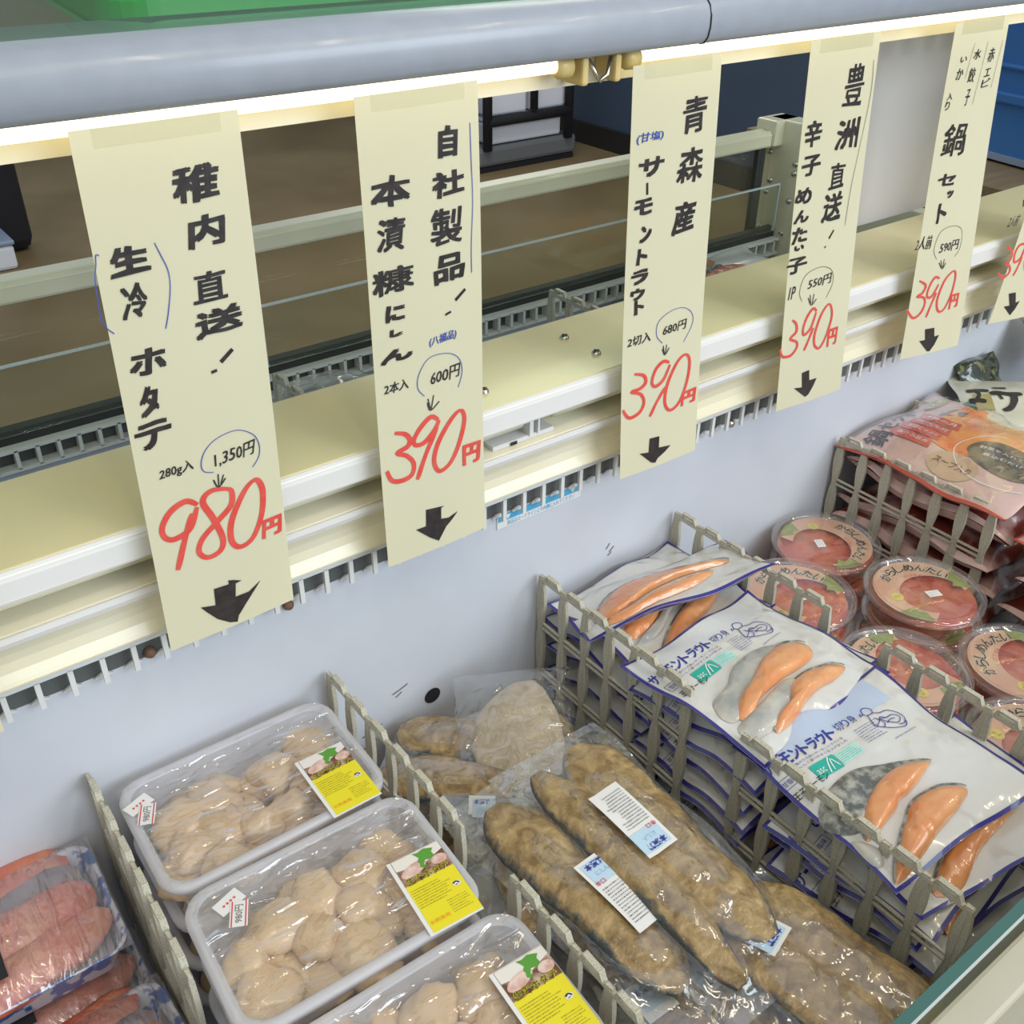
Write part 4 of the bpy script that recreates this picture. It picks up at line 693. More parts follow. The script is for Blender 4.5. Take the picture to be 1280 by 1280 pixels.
def dome(t, po, pts, h, m, name, nr=7, off=.0006):
    P = smooth_path(list(pts) + [pts[0]], 4)[:-1]; c = sum(P, Vector((0, 0))) / len(P); mb = MB(); n = len(P)
    for r in range(nr):
        q = 1 - r / (nr - 1) * .97; hh = h * (1 - q ** 2.6) ** .5
        for p in P:
            k = c + (p - c) * q; mb.v.append(tuple(po.at(k.x, k.y, off + hh + .0008 * nz(k.x * 90, k.y * 90, h * 100) * (1 - q ** 4))))
    for r in range(nr - 1):
        for k in range(n): mb.f.append((r * n + k, r * n + (k + 1) % n, (r + 1) * n + (k + 1) % n, (r + 1) * n + k))
    mb.f.append(tuple((nr - 1) * n + k for k in range(n)))
    o = mb.build(name, m, t, smooth=True)
    if m is SALM:
        e = MB(); top = sorted(range(n), key=lambda i: -P[i].y)[:n // 3]; i0 = min(range(n), key=lambda i: P[i].x); i1 = max(range(n), key=lambda i: P[i].x)
        seq = [P[k % n] for k in range(i1, i1 + ((i0 - i1) % n) + 1)]
        if sum(p.y for p in seq) / len(seq) < c.y: seq = [P[k % n] for k in range(i0, i0 + ((i1 - i0) % n) + 1)]
        put_stroke(e, seq, .0022, lambda a, b: po.at(a, b, off + .0016), .3, False); e.build('skin_edge', SALD, o)
    return o
def trout_pouch(label, loc, rot, seed, kind=0, bend=(0, 0), w=.182, l=.155, full=True):
    t = thing('salmon_pouch', label, 'fish pouch', loc, rot, 'blue-edged pouches of salmon slices'); po = Pouch(w, l, .013, seed, bend, .0062 if seed > 3 else .0045)
    po.body(t, BAGW); po.border(t, BAGB, .0, .0030)
    if kind == 0:
        A1 = [(-0.054, -0.0194), (-0.0682, -0.029), (-0.0667, -0.0377), (-0.0532, -0.0379), (-0.0362, -0.0307), (-0.0169, -0.0287), (0.0074, -0.0276), (0.0269, -0.0288), (0.0441, -0.0276), (0.0545, -0.0204), (0.0566, -0.0087), (0.0451, -0.0004), (0.03, 0.0034), (0.0098, 0.0015), (-0.0114, -0.006), (-0.0326, -0.0142)]
        S1 = [(-0.0732, -0.010), (-0.080, -0.0243), (-0.074, -0.034), (-0.0524, -0.0300), (-0.031, -0.0220), (-0.0097, -0.012), (0.0116, -0.006), (0.036, 0.002), (0.021, 0.0125), (-0.0009, 0.0135), (-0.0238, 0.0087), (-0.0442, -0.0014), (-0.0645, -0.0046)]
        A2 = [(-0.0467, -0.0548), (-0.0552, -0.0634), (-0.0446, -0.0651), (-0.0247, -0.0635), (-0.0046, -0.0589), (0.018, -0.057), (0.0391, -0.0573), (0.0594, -0.0536), (0.0542, -0.0448), (0.0423, -0.0405), (0.0252, -0.0358), (0.0075, -0.0359), (-0.0088, -0.0409), (-0.0216, -0.0509)]
        S2 = [(-0.080, -0.0424), (-0.077, -0.0564), (-0.050, -0.0600), (-0.0216, -0.0549), (-0.0088, -0.0480), (0.0120, -0.0390), (0.0037, -0.0300), (-0.0202, -0.0312), (-0.0426, -0.0345), (-0.0682, -0.0370)]
        dome(t, po, S1, .004, SALS, 'salmon_skin'); dome(t, po, A1, .0085, SALM, 'salmon_slice'); dome(t, po, S2, .004, SALS, 'salmon_skin'); dome(t, po, A2, .0075, SALM, 'salmon_slice')
    elif kind == 1:
        A1 = [(-0.0623, -0.0303), (-0.0549, -0.023), (-0.0408, -0.0162), (-0.0218, -0.0092), (-0.0028, -0.0072), (0.0159, -0.0105), (0.03, -0.0185), (0.0242, -0.0215), (0.0095, -0.0263), (-0.0063, -0.03), (-0.021, -0.0315), (-0.0307, -0.0358), (-0.0473, -0.0399), (-0.0675, -0.0437), (-0.0713, -0.0396)]
        S1 = [(-0.086, -0.0109), (-0.0729, 0.0015), (-0.0452, 0.0084), (-0.0232, 0.0086), (-0.0047, 0.0006), (0.0172, -0.0094), (-0.0028, -0.0132), (-0.0218, -0.0152), (-0.0408, -0.0222), (-0.0549, -0.028), (-0.0702, -0.0342), (-0.084, -0.0257)]
        A2 = [(-0.0254, -0.0418), (-0.0139, -0.0377), (-0.0016, -0.0375), (0.0133, -0.0398), (0.0225, -0.0437), (0.0308, -0.049), (0.0312, -0.0538), (0.0254, -0.0574), (0.0106, -0.0621), (-0.0065, -0.0658), (-0.0215, -0.0689), (-0.0383, -0.0729), (-0.0556, -0.0762), (-0.0694, -0.0783), (-0.0800, -0.0779), (-0.0786, -0.0749), (-0.0675, -0.0663), (-0.0579, -0.0604), (-0.0436, -0.0515), (-0.0335, -0.0469)]
        A3 = [(-0.082, -0.0363), (-0.0737, -0.0440), (-0.0702, -0.0534), (-0.0760, -0.0623), (-0.083, -0.0613), (-0.085, -0.0508)]
        dome(t, po, S1, .004, SALD, 'salmon_skin'); dome(t, po, A1, .008, SALM, 'salmon_slice'); dome(t, po, A3, .004, SALS, 'salmon_skin'); dome(t, po, A2, .009, SALM, 'salmon_slice')
    elif kind == 3:
        dome(t, po, [(-.085, -.018), (-.060, .006), (-.020, .018), (.030, .014), (.070, .004), (.076, -.006), (.040, -.008), (.000, -.008), (-.040, -.022), (-.075, -.030)], .007, SALM, 'salmon_slice')
        dome(t, po, [(-.080, -.036), (-.040, -.030), (.0, -.018), (.050, -.016), (.030, -.028), (-.020, -.036), (-.060, -.043)], .006, SALM, 'salmon_slice')
    else:
        A1 = [(-.070, -.020), (-.050, .008), (-.010, .028), (.040, .034), (.070, .026), (.050, .006), (.005, -.002), (-.040, -.022)]
        A2 = [(-.066, -.060), (-.030, -.036), (.010, -.020), (.052, -.008), (.070, -.018), (.040, -.034), (-.005, -.048), (-.045, -.068)]
        dome(t, po, A1, .008, SALM, 'salmon_slice'); dome(t, po, A2, .008, SALM, 'salmon_slice')
        dome(t, po, [(-.072, -.030), (-.040, -.024), (.0, -.005), (.030, .0), (.0, -.014), (-.040, -.034)], .004, SALS, 'salmon_skin')
    if full:
        mp = lambda h: (lambda a, b: po.at(a, b, h))
        m = MB(); put_rect(m, -w / 2 + .004, w / 2 - .022, l / 2 - .036, l / 2 - .0035, mp(.0003), 14); m.build('sky_print', mat('white_blue_print', (.60, .68, .80) if kind == 1 else (.68, .70, .71), .25, coat=.6) if kind != 1 else mat('pale_sky_print', (.50, .60, .78), .25, coat=.6), t)
        m = MB(); x = -.083
        for ch in 'サーモントラウト':
            put_text(m, ch, x, .047, .0088 if ch != 'ー' else .008, .0125 if ch not in 'ー' else .003, mp(.0008), bold=.03, shear=.12); x += .0100
        for ch in '切り身': put_text(m, ch, x + .001, .0480, .0068, .0090, mp(.0008), bold=.0); x += .0080
        m.build('pouch_title', BLP, t)
        m = MB(); put_text(m, '脂のりの良いサーモントラウトを', -.035, .0375, .054, .0026, mp(.0008)); put_text(m, 'おいしく食べやすく仕上げました', -.036, .0337, .058, .0026, mp(.0008)); m.build('pouch_subtitle', BLP, t)
        m = MB(); put_micro(m, .004, .028, .020, .038, 7, mp(.0008), seed, .3); m.build('small_print', BLP, t)
        m = MB(); put_rect(m, -.056, -.029, .0155, .030, mp(.0006), 4); gb = m.build('teal_mark', TEAL, t)
        m = MB(); put_text(m, 'asc', -.0495, .0215, .009, .0045, mp(.0010)); put_stroke(m, [(-.044, .016), (-.039, .025), (-.035, .0295)], .0012, mp(.0010)); put_stroke(m, [(-.039, .017), (-.0345, .027), (-.0315, .018)], .001, mp(.0010)); m.build('teal_mark_lines', WHITE, gb)
        m = MB(); put_rect(m, -.028, -.004, .017, .029, mp(.0006), 3); pb = m.build('pale_teal_panel', TEALP, t)
        m = MB(); put_micro(m, -.027, -.005, .018, .028, 5, mp(.0009), seed + 2, .3); m.build('teal_print_lines', TEAL, pb)
        m = MB(); put_text(m, '甘塩味', -.076, .030, .014, .0048, mp(.0008)); 
        for a, b in (((-.085, .0255), (-.067, .0255)), ((-.085, .0345), (-.067, .0345)), ((-.085, .0255), (-.085, .0345)), ((-.067, .0255), (-.067, .0345))): put_stroke(m, [a, b], .0006, mp(.0008), smooth=False)
        m.build('boxed_flavour', BLP, t)
        m = MB(); put_text(m, '王子サーモン', -.066, .0165, .036, .0068, mp(.0008), bold=.01, shear=.15); m.build('maker_name', INK, t)
        m = MB()          # line drawing of a figure bent over a large fish
        for q in ([(.052, .056), (.055, .061), (.060, .061), (.063, .057), (.060, .053), (.054, .053), (.052, .056)], [(.060, .053), (.066, .050), (.074, .049), (.080, .043), (.081, .036), (.076, .031), (.070, .032)],
                  [(.054, .053), (.051, .046), (.050, .040), (.056, .042), (.062, .046), (.066, .043)], [(.050, .040), (.058, .034), (.066, .030), (.074, .028), (.079, .032)], [(.060, .044), (.066, .037), (.072, .034), (.078, .038), (.074, .043), (.067, .043), (.060, .044)],
                  [(.052, .056), (.048, .055), (.050, .058)], [(.056, .048), (.060, .040), (.056, .036)], [(.062, .038), (.068, .040), (.073, .039)]):
            put_stroke(m, [(a - .026, b - .010) for a, b in q], .0008, mp(.0008), .1)
        put_text(m, 'JAPAN SALMON', .040, .0125, .026, .0018, mp(.0008), rot=.0); m.build('fisher_drawing', BLP, t)
    return t
R = math.radians
trout_pouch('salmon pouch lying flat in front of the wall pouches, two curved slices and teal mark', (.583, -.214, -.602), (R(-1), R(1), R(4)), 1, 0, (0, 0), l=.158)
trout_pouch('frontmost large salmon pouch with dark-skinned slices, nearest the glass edge', (.578, -.352, -.604), (R(2), R(-1), R(-4)), 2, 1, (.0, -.004), w=.172, l=.165)
trout_pouch('salmon pouch leaning against the white back wall with long slices', (.603, -.075, -.606), (R(-16), R(-6), R(-15)), 3, 3, (.004, 0), .205, .095, False)
PL = [((.600, -.080, -.622), (R(8), 0, R(0)), 2, 'second salmon pouch of the pile at the wall'), ((.596, -.205, -.622), (R(1), R(3), R(9)), 0, 'salmon pouch directly under the flat middle one'),
      ((.604, -.392, -.628), (R(3), R(2), R(-14)), 2, 'salmon pouch at the front whose slices show below the dark-skinned pouch'), ((.598, -.075, -.645), (R(4), 0, R(-4)), 2, 'third salmon pouch down at the wall'),
      ((.592, -.222, -.642), (R(-2), 0, R(-5)), 0, 'third salmon pouch down in the middle pile'), ((.590, -.375, -.648), (0, 0, R(5)), 0, 'third salmon pouch down in the front pile'),
      ((.600, -.082, -.668), (0, 0, R(3)), 2, 'fourth salmon pouch down at the wall'), ((.596, -.212, -.664), (0, 0, R(3)), 0, 'fourth salmon pouch down in the middle pile'), ((.594, -.372, -.670), (0, 0, R(-4)), 0, 'fourth salmon pouch down in the front pile'),
      ((.600, -.082, -.692), (0, 0, R(-2)), 2, 'fifth salmon pouch down at the wall'), ((.594, -.220, -.688), (0, 0, R(-3)), 0, 'fifth salmon pouch down in the middle pile'), ((.596, -.380, -.692), (0, 0, R(3)), 0, 'fifth salmon pouch down in the front pile'),
      ((.600, -.082, -.716), (0, 0, R(2)), 2, 'sixth salmon pouch down at the wall'), ((.594, -.215, -.712), (0, 0, R(2)), 0, 'sixth salmon pouch down in the middle pile'), ((.596, -.378, -.716), (0, 0, R(-2)), 0, 'sixth salmon pouch down in the front pile'),
      ((.600, -.090, -.742), (0, 0, R(2)), 2, 'bottom salmon pouch at the wall'), ((.594, -.235, -.742), (0, 0, R(2)), 0, 'bottom salmon pouch in the middle'), ((.596, -.388, -.742), (0, 0, R(-2)), 0, 'bottom salmon pouch at the front')]
proto = {}
for i, (loc, rot, kd, lb) in enumerate(PL):
    q_ = random.Random(i * 3 + 1); rot = (rot[0] + R(q_.uniform(-4, 4)), rot[1] + R(q_.uniform(-4, 4)), rot[2] + R(q_.uniform(-6, 6)))
    if kd not in proto: o = trout_pouch(lb, loc, rot, 5 + kd, kd, (.007, -.006), .176, .150 if kd == 0 else .145, kd == 0); proto[kd] = o
    else: o = copy_tree(proto[kd]); o.location = loc; o.rotation_euler = rot; o['label'] = lb

# ------------------------------------------------------------------ cups of seasoned cod roe
def arc_text(mb, s, r, a0, da, w, h, mp, bold):
    for i, ch in enumerate(s):
        a = a0 - i * da; put_text(mb, ch, r * math.cos(a), r * math.sin(a), w, h, mp, rot=a - math.pi / 2, bold=bold, shear=.1)
def roe_cup():
    t = thing('roe_cup', 'x', 'food cup', (0, 0, 0), (0, 0, 0), 'lidded cups of spicy cod roe'); r = .0615
    MB().lathe([(.043, -.033), (.047, -.0325), (.050, -.027), (.0525, -.014), (.0545, -.012), (.0560, -.0075), (r, -.0070), (r, -.0055), (.0565, -.0050)], 56).build('cup', CUPC, t, smooth=True)
    mb = MB()
    def top(a, b):
        rr = b * .0545; th = a * 2 * math.pi; x, y = rr * math.cos(th), rr * math.sin(th); return Vector((x, y, -.0095 + .0030 * (1 - b ** 4) + .0022 * nz(x * 70, y * 70) + .0014 * nz(x * 160, y * 50, 2)))
    mb.grid(top, 56, 14); mb.lathe([(.0545, -.0105), (.0520, -.016), (.049, -.028), (.044, -.0315), (.0001, -.032)], 56); mb.build('cod_roe', ROE, t, smooth=True)
    lid = MB().lathe([(.0001, -.0010), (.047, -.0010), (.0490, -.0018), (.0505, -.0018), (.0530, .0016), (.0560, .0022), (.0600, .0010), (r + .001, -.0012), (r + .001, -.0060), (r - .0005, -.0075)], 60).build('lid', CUPL, t, smooth=True)
    # printing on the underside of the lid: peach crescent, leaves, brush title, maker's spot
    mp = lambda h: (lambda a, b: Vector((a, b, -.0030 + h)))
    m = MB(); out = [(.0525 * math.cos(a), .0525 * math.sin(a)) for a in [R(-10 + 255 * k / 44) for k in range(45)]]
    inn = [(.006 + .036 * math.cos(a), -.008 + .032 * math.sin(a)) for a in [R(-10 + 255 * k / 44) for k in range(45)]]
    m.add([mp(0)(*p) for p in out + inn], [(k, k + 1, k + 46, k + 45) for k in range(44)]); m.build('peach_print', LPINK, lid)
    m = MB()
    for ca, sp in ((R(5), .32), (R(225), .35)):
        put_poly(m, [(.0525 * math.cos(ca + sp * (k / 8 - .5) * 2), .0525 * math.sin(ca + sp * (k / 8 - .5) * 2)) for k in range(9)] + [(.038 * math.cos(ca + sp * .5), .038 * math.sin(ca + sp * .5)), (.040 * math.cos(ca), .040 * math.sin(ca)), (.035 * math.cos(ca - sp * .5), .035 * math.sin(ca - sp * .5))], mp(.0002))
    m.build('leaf_print', LGRN, lid)
    m = MB(); arc_text(m, 'からしめんたい', .0410, R(128), .30, .0125, .0135, mp(.0004), .075); m.build('title_outline', mat('pale_outline_print', (.78, .68, .50), .5), lid)
    m = MB(); arc_text(m, 'からしめんたい', .0410, R(128), .30, .0112, .0122, mp(.0006), .02); m.build('brush_title', INK, lid)
    m = MB(); arc_text(m, 'ピリ辛めんたい', .0275, R(95), .2, .0038, .0042, mp(.0004), 0); m.build('red_note', REDT, lid)
    m = MB(); put_poly(m, [(-.034 + .0065 * math.cos(a), .000 + .0065 * math.sin(a)) for a in [2 * math.pi * k / 18 for k in range(18)]], mp(.0004)); m.build('yellow_spot', LYEL, lid)
    m = MB(); put_text(m, 'ゆず', -.034, .000, .008, .004, mp(.0008)); m.build('spot_text', TXTY, lid)
    m = MB(); put_micro(m, -.026, -.008, -.030, -.018, 6, mp(.0004), 4, .4); m.build('small_print', TXTY, lid)
    m = MB(); put_poly(m, [(-.004, -.014), (.011, -.0155), (.0115, -.0055), (-.0035, -.004)], lambda a, b: Vector((a, b, -.0004))); b = m.build('price_sticker', WHITE, t)
    m = MB(); put_micro(m, -.002, .0095, -.0135, -.006, 2, lambda a, b: Vector((a, b, -.0001)), 6, .4); m.build('sticker_print', mat('faint_grey_print', (.55, .50, .48), .6), b)
    return t
cu = roe_cup()
CUPS = [((.870, -.204, -.648), R(-18), 0, 'topmost roe cup in the centre of its bay'), ((.758, -.125, -.650), R(-20), 0, 'topmost roe cup behind the wall-side salmon divider'),
        ((.884, -.068, -.667), R(-115), 0, 'topmost roe cup touching the white back wall'), ((.748, -.266, -.648), R(60), 1, 'topmost roe cup by the gap between the two salmon divider sections'),
        ((.858, -.327, -.658), R(30), 0, 'topmost roe cup right of the front salmon divider, near the right edge'), ((.757, -.396, -.650), R(-60), 0, 'topmost roe cup closest to the glass, seen through the front divider')]
for i, (loc, rz, tl, lb) in enumerate(CUPS):
    o = cu if i == 0 else copy_tree(cu); o.location = loc; o.rotation_euler = (R(3) * tl, 0, rz); o['label'] = lb
    for k in range(1, 4):
        z = loc[2] - .0305 * k - .001
        if z < -.745: break
        c = copy_tree(cu); c.location = (loc[0] + .002 * (k % 2), loc[1] - .002 * (k % 2), z); c.rotation_euler = (0, 0, rz + k)
        c['label'] = ('second', 'third', 'fourth')[k - 1] + ' cup down in the roe cup stack ' + ('at the centre of its bay', 'behind the wall-side salmon divider', 'touching the white wall', 'between the two salmon divider sections', 'right of the front salmon divider', 'closest to the glass')[i]

# ------------------------------------------------------------------ hotpot pouches
def nabe_pouch(label, loc, rot, seed, w=.20, l=.245, T=.034):
    t = thing('hotpot_pouch', label, 'food pouch', loc, rot, 'orange hotpot pouches'); po = Pouch(w, l, T, seed, (0, 0), .006, 3)
    po.body(t, PINKB, n=40, m2=mat('dark_red_pouch_back', (.20, .03, .02), .25, nz=(30, (.05, .02, .015), .45, .6, 5), bump=(40, .5, .003), coat=.9)); mp = lambda h: (lambda a, b: po.at(a, b, h))
    po.border(t, REDB, .0, .003, 'red_edge', 'W'); po.border(t, REDB, .0, .003, 'red_edge', 'N')
    m = MB(); N = 30
    f = lambda a, b: po.at(-.030 + .118 * a + .012 * math.sin(b * 7), -l / 2 + .006 + (l - .065) * b, .0006)
    m.grid(f, N, N); m.build('pot_photo', NABE, t, smooth=True)
    m = MB(); m.grid(lambda a, b: po.at((-.012 + .032 * math.cos(2 * math.pi * a) * b), -.060 + .050 * math.sin(2 * math.pi * a) * b, .0011), 30, 6); m.build('pot_photo_dark', POTD, t, smooth=True)
    m = MB()
    put_poly(m, [(.025, .060), (.092, .070), (.092, .045), (.045, .038)], mp(.0012)); m.build('dark_ladle_print', POTD, t)
    m = MB()
    for k in range(4): 
        x0 = -.052 + .019 * k; m.grid(lambda a, b: po.at(x0 + .0165 * a, .018 + .055 * b + .006 * a, .0014), 3, 8)
    rb = m.build('red_bands', REDB, t)
    m = MB()
    for k, s in enumerate(('魚介の旨み', '具材たっぷり', 'ムール貝', '4種の具')):
        put_text(m, s, -.0437 + .019 * k, .046, .042, .0075, mp(.0022), rot=R(-90) + .0); 
    m.build('band_text', WHITE, t)
    m = MB(); m.grid(lambda a, b: po.at(-.060 + .022 * math.cos(2 * math.pi * a) * b, -.020 + .030 * math.sin(2 * math.pi * a) * b, .0010), 24, 4); m.build('tan_oval', mat('tan_print', (.55, .38, .24), .35, coat=.6), t)
    m = MB(); put_text(m, 'スープ入り', -.060, -.020, .046, .0105, mp(.0018), rot=R(-90), bold=.01); m.build('oval_text', mat('brown_print', (.20, .07, .03), .5), t)
    m = MB(); put_text(m, '野菜を入れて', -.004, -.045, .050, .007, mp(.0020), rot=R(-75)); put_text(m, '煮込むだけ', -.017, -.055, .046, .007, mp(.0020), rot=R(-75)); m.build('white_note', WHITE, t)
    m = MB(); put_stroke(m, [(-.016 + .05 * math.cos(a), -.06 + .06 * math.sin(a)) for a in [R(30 + 14 * k) for k in range(15)]], .0012, mp(.0018)); m.build('white_ring', WHITE, t)
    m = MB()
    for ch, x, y, s in (('鍋', -.066, .078, .030), ('セ', -.036, .088, .024), ('ッ', -.010, .092, .018), ('ト', .016, .094, .022)): [put_text(m, ch, x + e, y, s, s, mp(.0014 + e * .05), rot=.25, shear=.25) for e in (0, .0012)]
    m.build('brush_title', INK, t)
    m = MB(); m.grid(lambda a, b: po.at(.060 + .026 * math.cos(2 * math.pi * a) * b, .085 + .009 * math.sin(2 * math.pi * a) * b, .0010), 20, 3); m.build('olive_badge', OLIVE, t)
    m = MB(); put_text(m, '2人前', .055, .085, .034, .008, mp(.0018)); m.build('badge_text', LIGHTP, t)
    MB().grid(lambda a, b: po.at((a - .5) * w * .99, (b - .5) * l * .99, .0035), 30, 30).build('outer_film', film('pouch_gloss_%d' % seed, (1, 1, 1), .03, (.8, .75, .72), .08, 22, 1.0, .006), t, smooth=True)
    return t
n0 = nabe_pouch('topmost orange hotpot pouch bulging over the divider beside the roe cups', (1.054, -.118, -.582), (R(-2), R(-3), R(-2)), 3, .192, .225)
n1 = copy_tree(n0); n1.location = (1.06, -.352, -.604); n1.rotation_euler = (R(2), R(-3), R(-4)); n1['label'] = 'orange hotpot pouch in front, at the right edge below the topmost one'
MIXP = mat('dark_hotpot_print', (.16, .03, .02), .25, nz=(16, (.58, .36, .31), .44, .58, 5), bump=(30, .7, .005, 'RIDGED_MULTIFRACTAL'), coat=.9)
for i, (x, y, z, rz, lb) in enumerate(((1.052, -.118, -.620, 3, 'second hotpot pouch down, seen through the divider cells'), (1.050, -.122, -.660, -4, 'third hotpot pouch down behind the divider'), (1.052, -.120, -.700, 3, 'fourth hotpot pouch down behind the divider'),
                                      (1.052, -.122, -.742, 0, 'bottom hotpot pouch behind the divider'), (1.05, -.355, -.648, 3, 'second hotpot pouch down in the front pile'), (1.05, -.350, -.692, -3, 'third hotpot pouch down in the front pile'), (1.05, -.352, -.737, 1, 'bottom hotpot pouch in the front pile'))):
    t = thing('hotpot_pouch', lb, 'food pouch', (x, y, z), (R(3 * (-1) ** i), R(3 * (-1) ** i), R(rz)), 'orange hotpot pouches'); po = Pouch(.165, .215, .046, i * 5 + 2, (0, 0), .009, 4)
    po.body(t, MIXP, n=30, m2=MATS['dark_red_pouch_back']); po.border(t, PINKB, .0, .006, 'pouch_seal', 'W'); po.border(t, PINKB, .0, .006, 'pouch_seal', 'E')
    m = MB()
    for q, (ch, cy) in enumerate((('鍋', .06), ('セ', .02), ('ッ', -.015), ('ト', -.05))): put_text(m, ch, -.045, cy, .024, .024, lambda a, b: po.at(a, b, .0012), rot=R(-90))
    m.build('brush_title', INK, t)
# cream dumpling pouches behind
def cream_pouch(label, loc, rot, seed):
    t = thing('dumpling_pouch', label, 'food pouch', loc, rot, 'cream pouches behind the hotpot pouches'); po = Pouch(.18, .20, .030, seed, (0, 0), .005, 3); po.body(t, CREAMB, n=36)
    mp = lambda h: (lambda a, b: po.at(a, b, h)); m = MB()
    for q, wd in (([(-.065, .042), (-.050, .048), (-.030, .046)], .012), ([(-.050, .047), (-.048, .030), (-.054, .016)], .007), ([(-.066, .010), (-.054, .012), (-.040, .010)], .014), ([(-.022, .060), (.000, .064)], .013),
                  ([(-.030, .034), (-.018, .040), (.000, .038), (.020, .044)], .013), ([(-.018, .040), (-.014, .020)], .009), ([(.006, .044), (.004, .020), (-.006, -.004), (-.018, -.014)], .011), ([(.026, .050), (.046, .054), (.056, .044)], .012),
                  ([(.030, .024), (.022, .010), (.038, .008), (.046, .018), (.036, .026), (.030, .024)], .007), ([(.050, .030), (.072, .034), (.084, .024)], .012), ([(.070, .070), (.092, .068)], .008)):
        put_stroke(m, [(a * .8 - .028, b * .8 - .012) for a, b in q], wd * .8, mp(.0012), .5)
    m.build('brush_calligraphy', INK, t)
    m = MB(); q = [(.022, -.040), (.034, -.028), (.054, -.026), (.054, -.056), (.036, -.060), (.022, -.040)]; put_stroke(m, q, .0014, mp(.0012), smooth=False); put_text(m, '水餃子', .040, -.043, .022, .010, mp(.0012)); m.build('gold_badge', GOLD, t)
    m = MB(); m.grid(lambda a, b: po.at(-.089 + .014 * a, -.045 + .04 * b, .0008), 4, 10); m.build('green_edge_print', DGREEN, t, smooth=True)
    m = MB(); m.grid(lambda a, b: po.at(-.074 + .022 * a, -.025 + .04 * b, .0009), 4, 10); m.build('olive_edge_print', OLIVE, t, smooth=True)
    return t
c0 = cream_pouch('cream pouch with black brush calligraphy on top of its pile', (1.196, -.118, -.578), (R(0), R(2), R(-48)), 7)
c1 = copy_tree(c0); c1.location = (1.26, -.13, -.615); c1.rotation_euler = (0, 0, R(4)); c1['label'] = 'cream pouch directly under the one with visible calligraphy'
c2 = copy_tree(c0); c2.location = (1.25, -.13, -.66); c2.rotation_euler = (0, 0, R(-4)); c2['label'] = 'third cream pouch down against the wall'
c3 = copy_tree(c0); c3.location = (1.25, -.13, -.72); c3.rotation_euler = (0, 0, R(2)); c3['label'] = 'bottom cream pouch against the wall'
dp = thing('seaweed_pouch', 'dark glossy pouch standing against the back wall behind the cream pouch', 'food pouch', (1.235, -.022, -.575), (R(50), R(0), R(-8)))
po = Pouch(.075, .060, .016, 9, (0, 0), .005, 3); po.body(dp, mat('dark_green_black_pouch', (.02, .03, .018), .2, nz=(90, (.16, .18, .08), .55, .66, 5), bump=(50, .5, .003), coat=.9))
dq = thing('brown_pouch', 'curled brown translucent pouch behind the cream pouch at the right edge', 'food pouch', (1.350, -.075, -.535), (R(25), R(10), R(-20)))
po = Pouch(.11, .11, .035, 15, (0.01, 0), .008, 3); po.body(dq, mat('brown_clear_pouch', (.24, .17, .10), .2, nz=(35, (.38, .31, .20), .4, .65, 5), bump=(40, .6, .004), coat=.9))

# ------------------------------------------------------------------ things in and behind the rear well
fp = thing('salmon_fillet_pack', 'tray of salmon under wrap at the far end of the rear well', 'fish tray', (1.10, .335, -.520), (R(6), R(-6), R(-8)))
po = Pouch(.22, .14, .018, 4, (0, 0), .004, 3); po.body(fp, mat('white_wrap_tray', (.62, .60, .58), .25, coat=.8), 'tray')
for q in ([(-.09, -.05), (-.05, -.055), (.02, -.03), (.06, .0), (.02, .02), (-.06, -.01)], [(-.09, .0), (-.05, -.005), (.0, .02), (.03, .045), (-.03, .05), (-.08, .03)]):
    dome(fp, po, q, .010, ICE, 'salmon_slice')
dome(fp, po, [(-.07, -.012), (-.02, .0), (.03, .022), (-.01, .024), (-.06, .004)], .010, SALD, 'salmon_skin')
fp2 = thing('frozen_block', 'wrapped frozen block under the salmon tray in the rear well', 'fish tray', (1.12, .30, -.775)); MB().box(-.14, .14, -.11, .11, 0, .225).build('block', FT_IN, fp2, bevel=.01)
pb_ = thing('clear_bag', 'crumpled clear plastic bag lying in the rear well behind the second strip', 'bag', (.47, .385, -.56))
MB().grid(lambda a, b: Vector(((a - .5) * .20, (b - .5) * .12, .04 * (1 - (2 * a - 1) ** 2) * (1 - (2 * b - 1) ** 2) + .012 * nz(a * 6, b * 6))), 40, 30).build('bag_film', film('crumpled_bag_film', (1, 1, 1), .22, (.85, .85, .85), .1, 25, 1., .006), pb_, smooth=True)
rb_ = thing('frozen_stack', 'wrapped frozen stock under the clear bag in the rear well', 'fish tray', (.47, .36, -.775)); MB().box(-.12, .12, -.09, .09, 0, .205).build('block', FT_IN, rb_, bevel=.01)
# frosted board standing on the ledge
fb = thing('frosted_board', 'frosted white plastic board standing on the ledge between two strips', 'board', (1.13, .104, -.375))
MB().box(-.115, .125, -.0015, .0015, 0, .262).build('board', FROST, fb)
mb = MB()
for x0, x1, m in ((-.07, -.05, 0), (-.035, -.01, 1), (.01, .03, 0), (.045, .075, 1)): mb.box(x0, x1, .0016, .0022, .19, .262)
mb.build('faint_print', mat('faint_lilac_print', (.42, .34, .42), .6), fb)
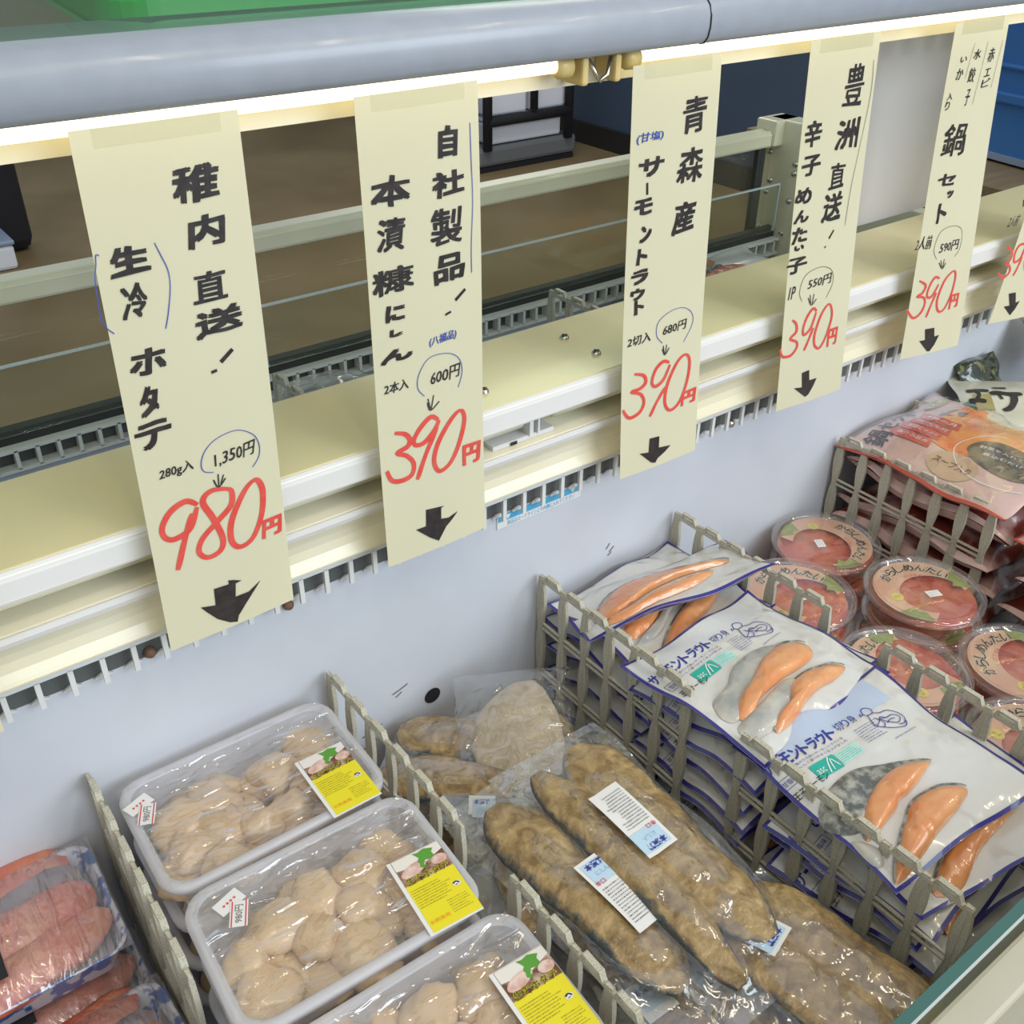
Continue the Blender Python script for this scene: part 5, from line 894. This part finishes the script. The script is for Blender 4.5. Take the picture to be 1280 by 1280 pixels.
# foam boxes on a cart
ct = thing('box_cart', 'grey cart with black upright bars standing far behind the rear rail', 'cart', (3.58, 4.15, -1.45))
MB().box(-.345, .345, -.20, .20, .03, .13).build('cart_deck', CART, ct, bevel=.02)
MB().box(-.33, .33, -.19, .19, .0, .03).build('cart_skirt', BLACK, ct)
for x in (-.285, .275):
    MB().tube([(x, -.205, .12), (x, -.205, .9)], .026, 10).build('upright', BLACK, ct, smooth=True)
MB().tube([(.02, -.215, .30), (.02, -.215, .9)], .022, 10).build('middle_bar', BLACK, ct, smooth=True)
MB().tube([(-.285, -.205, .265), (.275, -.205, .265)], .028, 10).build('cross_bar', BLACK, ct, smooth=True)
for i, (x, z, w_, h_) in enumerate(((-.13, .285, .27, .30), (.16, .285, .25, .30), (.0, .135, .50, .14), (-.43, .0, .14, .50))):
    b = thing('foam_box', ('upper left white foam box on the cart', 'upper right white foam box on the cart', 'wide lower white foam box on the cart', 'white foam box standing left of the cart')[i], 'box', (3.58 + x, 4.15, -1.45 + z), group='white foam boxes')
    MB().box(-w_ / 2, w_ / 2, -.17, .17, 0, h_ * .78).build('box', FOAM, b, bevel=.012); MB().box(-w_ / 2 - .004, w_ / 2 + .004, -.174, .174, h_ * .78 + .001, h_).build('lid', FOAM, b, bevel=.012)
bc = thing('blue_container', 'bright blue ribbed plastic container with a numbered pale header, right side', 'container', (2.26, .30, -.50), (0, 0, R(-9)))
MB().box(-.25, .25, -.45, .33, 0, .26).build('tub', BIN, bc, bevel=.01)
MB().box(-.262, .262, -.462, .342, .105, .125).box(-.258, .258, -.458, .338, .165, .175).build('rib', BIN, bc, bevel=.004)
MB().box(-.256, .256, -.456, .336, .26, .38).build('header', BINL, bc, bevel=.008)
MB().box(-.256, .256, -.456, .336, -.0, .012).build('base_strip', BINL, bc)
mb = MB(); put_text(mb, '624', 0, 0, .11, .045, lambda a, b: Vector((-.2575, .165 - a, .300 + b)), bold=.02); mb.build('number', BLP, bc)
tb = thing('side_table', 'brown wooden table top carrying the blue container', 'table', (2.30, .2, -1.45))
MB().box(-.45, .45, -.75, .75, .91, .945).build('table_top', mat('brown_wood', (.24, .17, .085), .5, nz=(8, (.30, .22, .12), .4, .7, 5, (1, 8, 1))), tb)
for x in (-.4, .4):
    for y in (-.7, .7): MB().box(x - .02, x + .02, y - .02, y + .02, 0, .91).build('leg', STEEL, tb)
bb = thing('black_bag', 'black cloth bag standing on a pale case at the left edge behind the rear rail', 'bag', (.74, 4.05, -1.30))
MB().box(.0, .22, .0, .16, -.15, .84).build('bag_body', BLACK, bb, bevel=.05)
for i, (x, z, lb) in enumerate(((.70, -1.45, 'lower pale blue plastic case at the left edge'), (.63, -1.329, 'upper pale blue plastic case under the black bag'))):
    b = thing('plastic_case', lb, 'box', (x, 4.0, z), group='pale cases at the left edge'); MB().box(-.22, .13, -.15, .15, 0, .10).build('case_body', FOAM, b, bevel=.015); MB().box(-.225, .135, -.155, .155, .101, .12).build('case_lid', BINL, b, bevel=.006)
bpy.data.objects.remove(_fo)
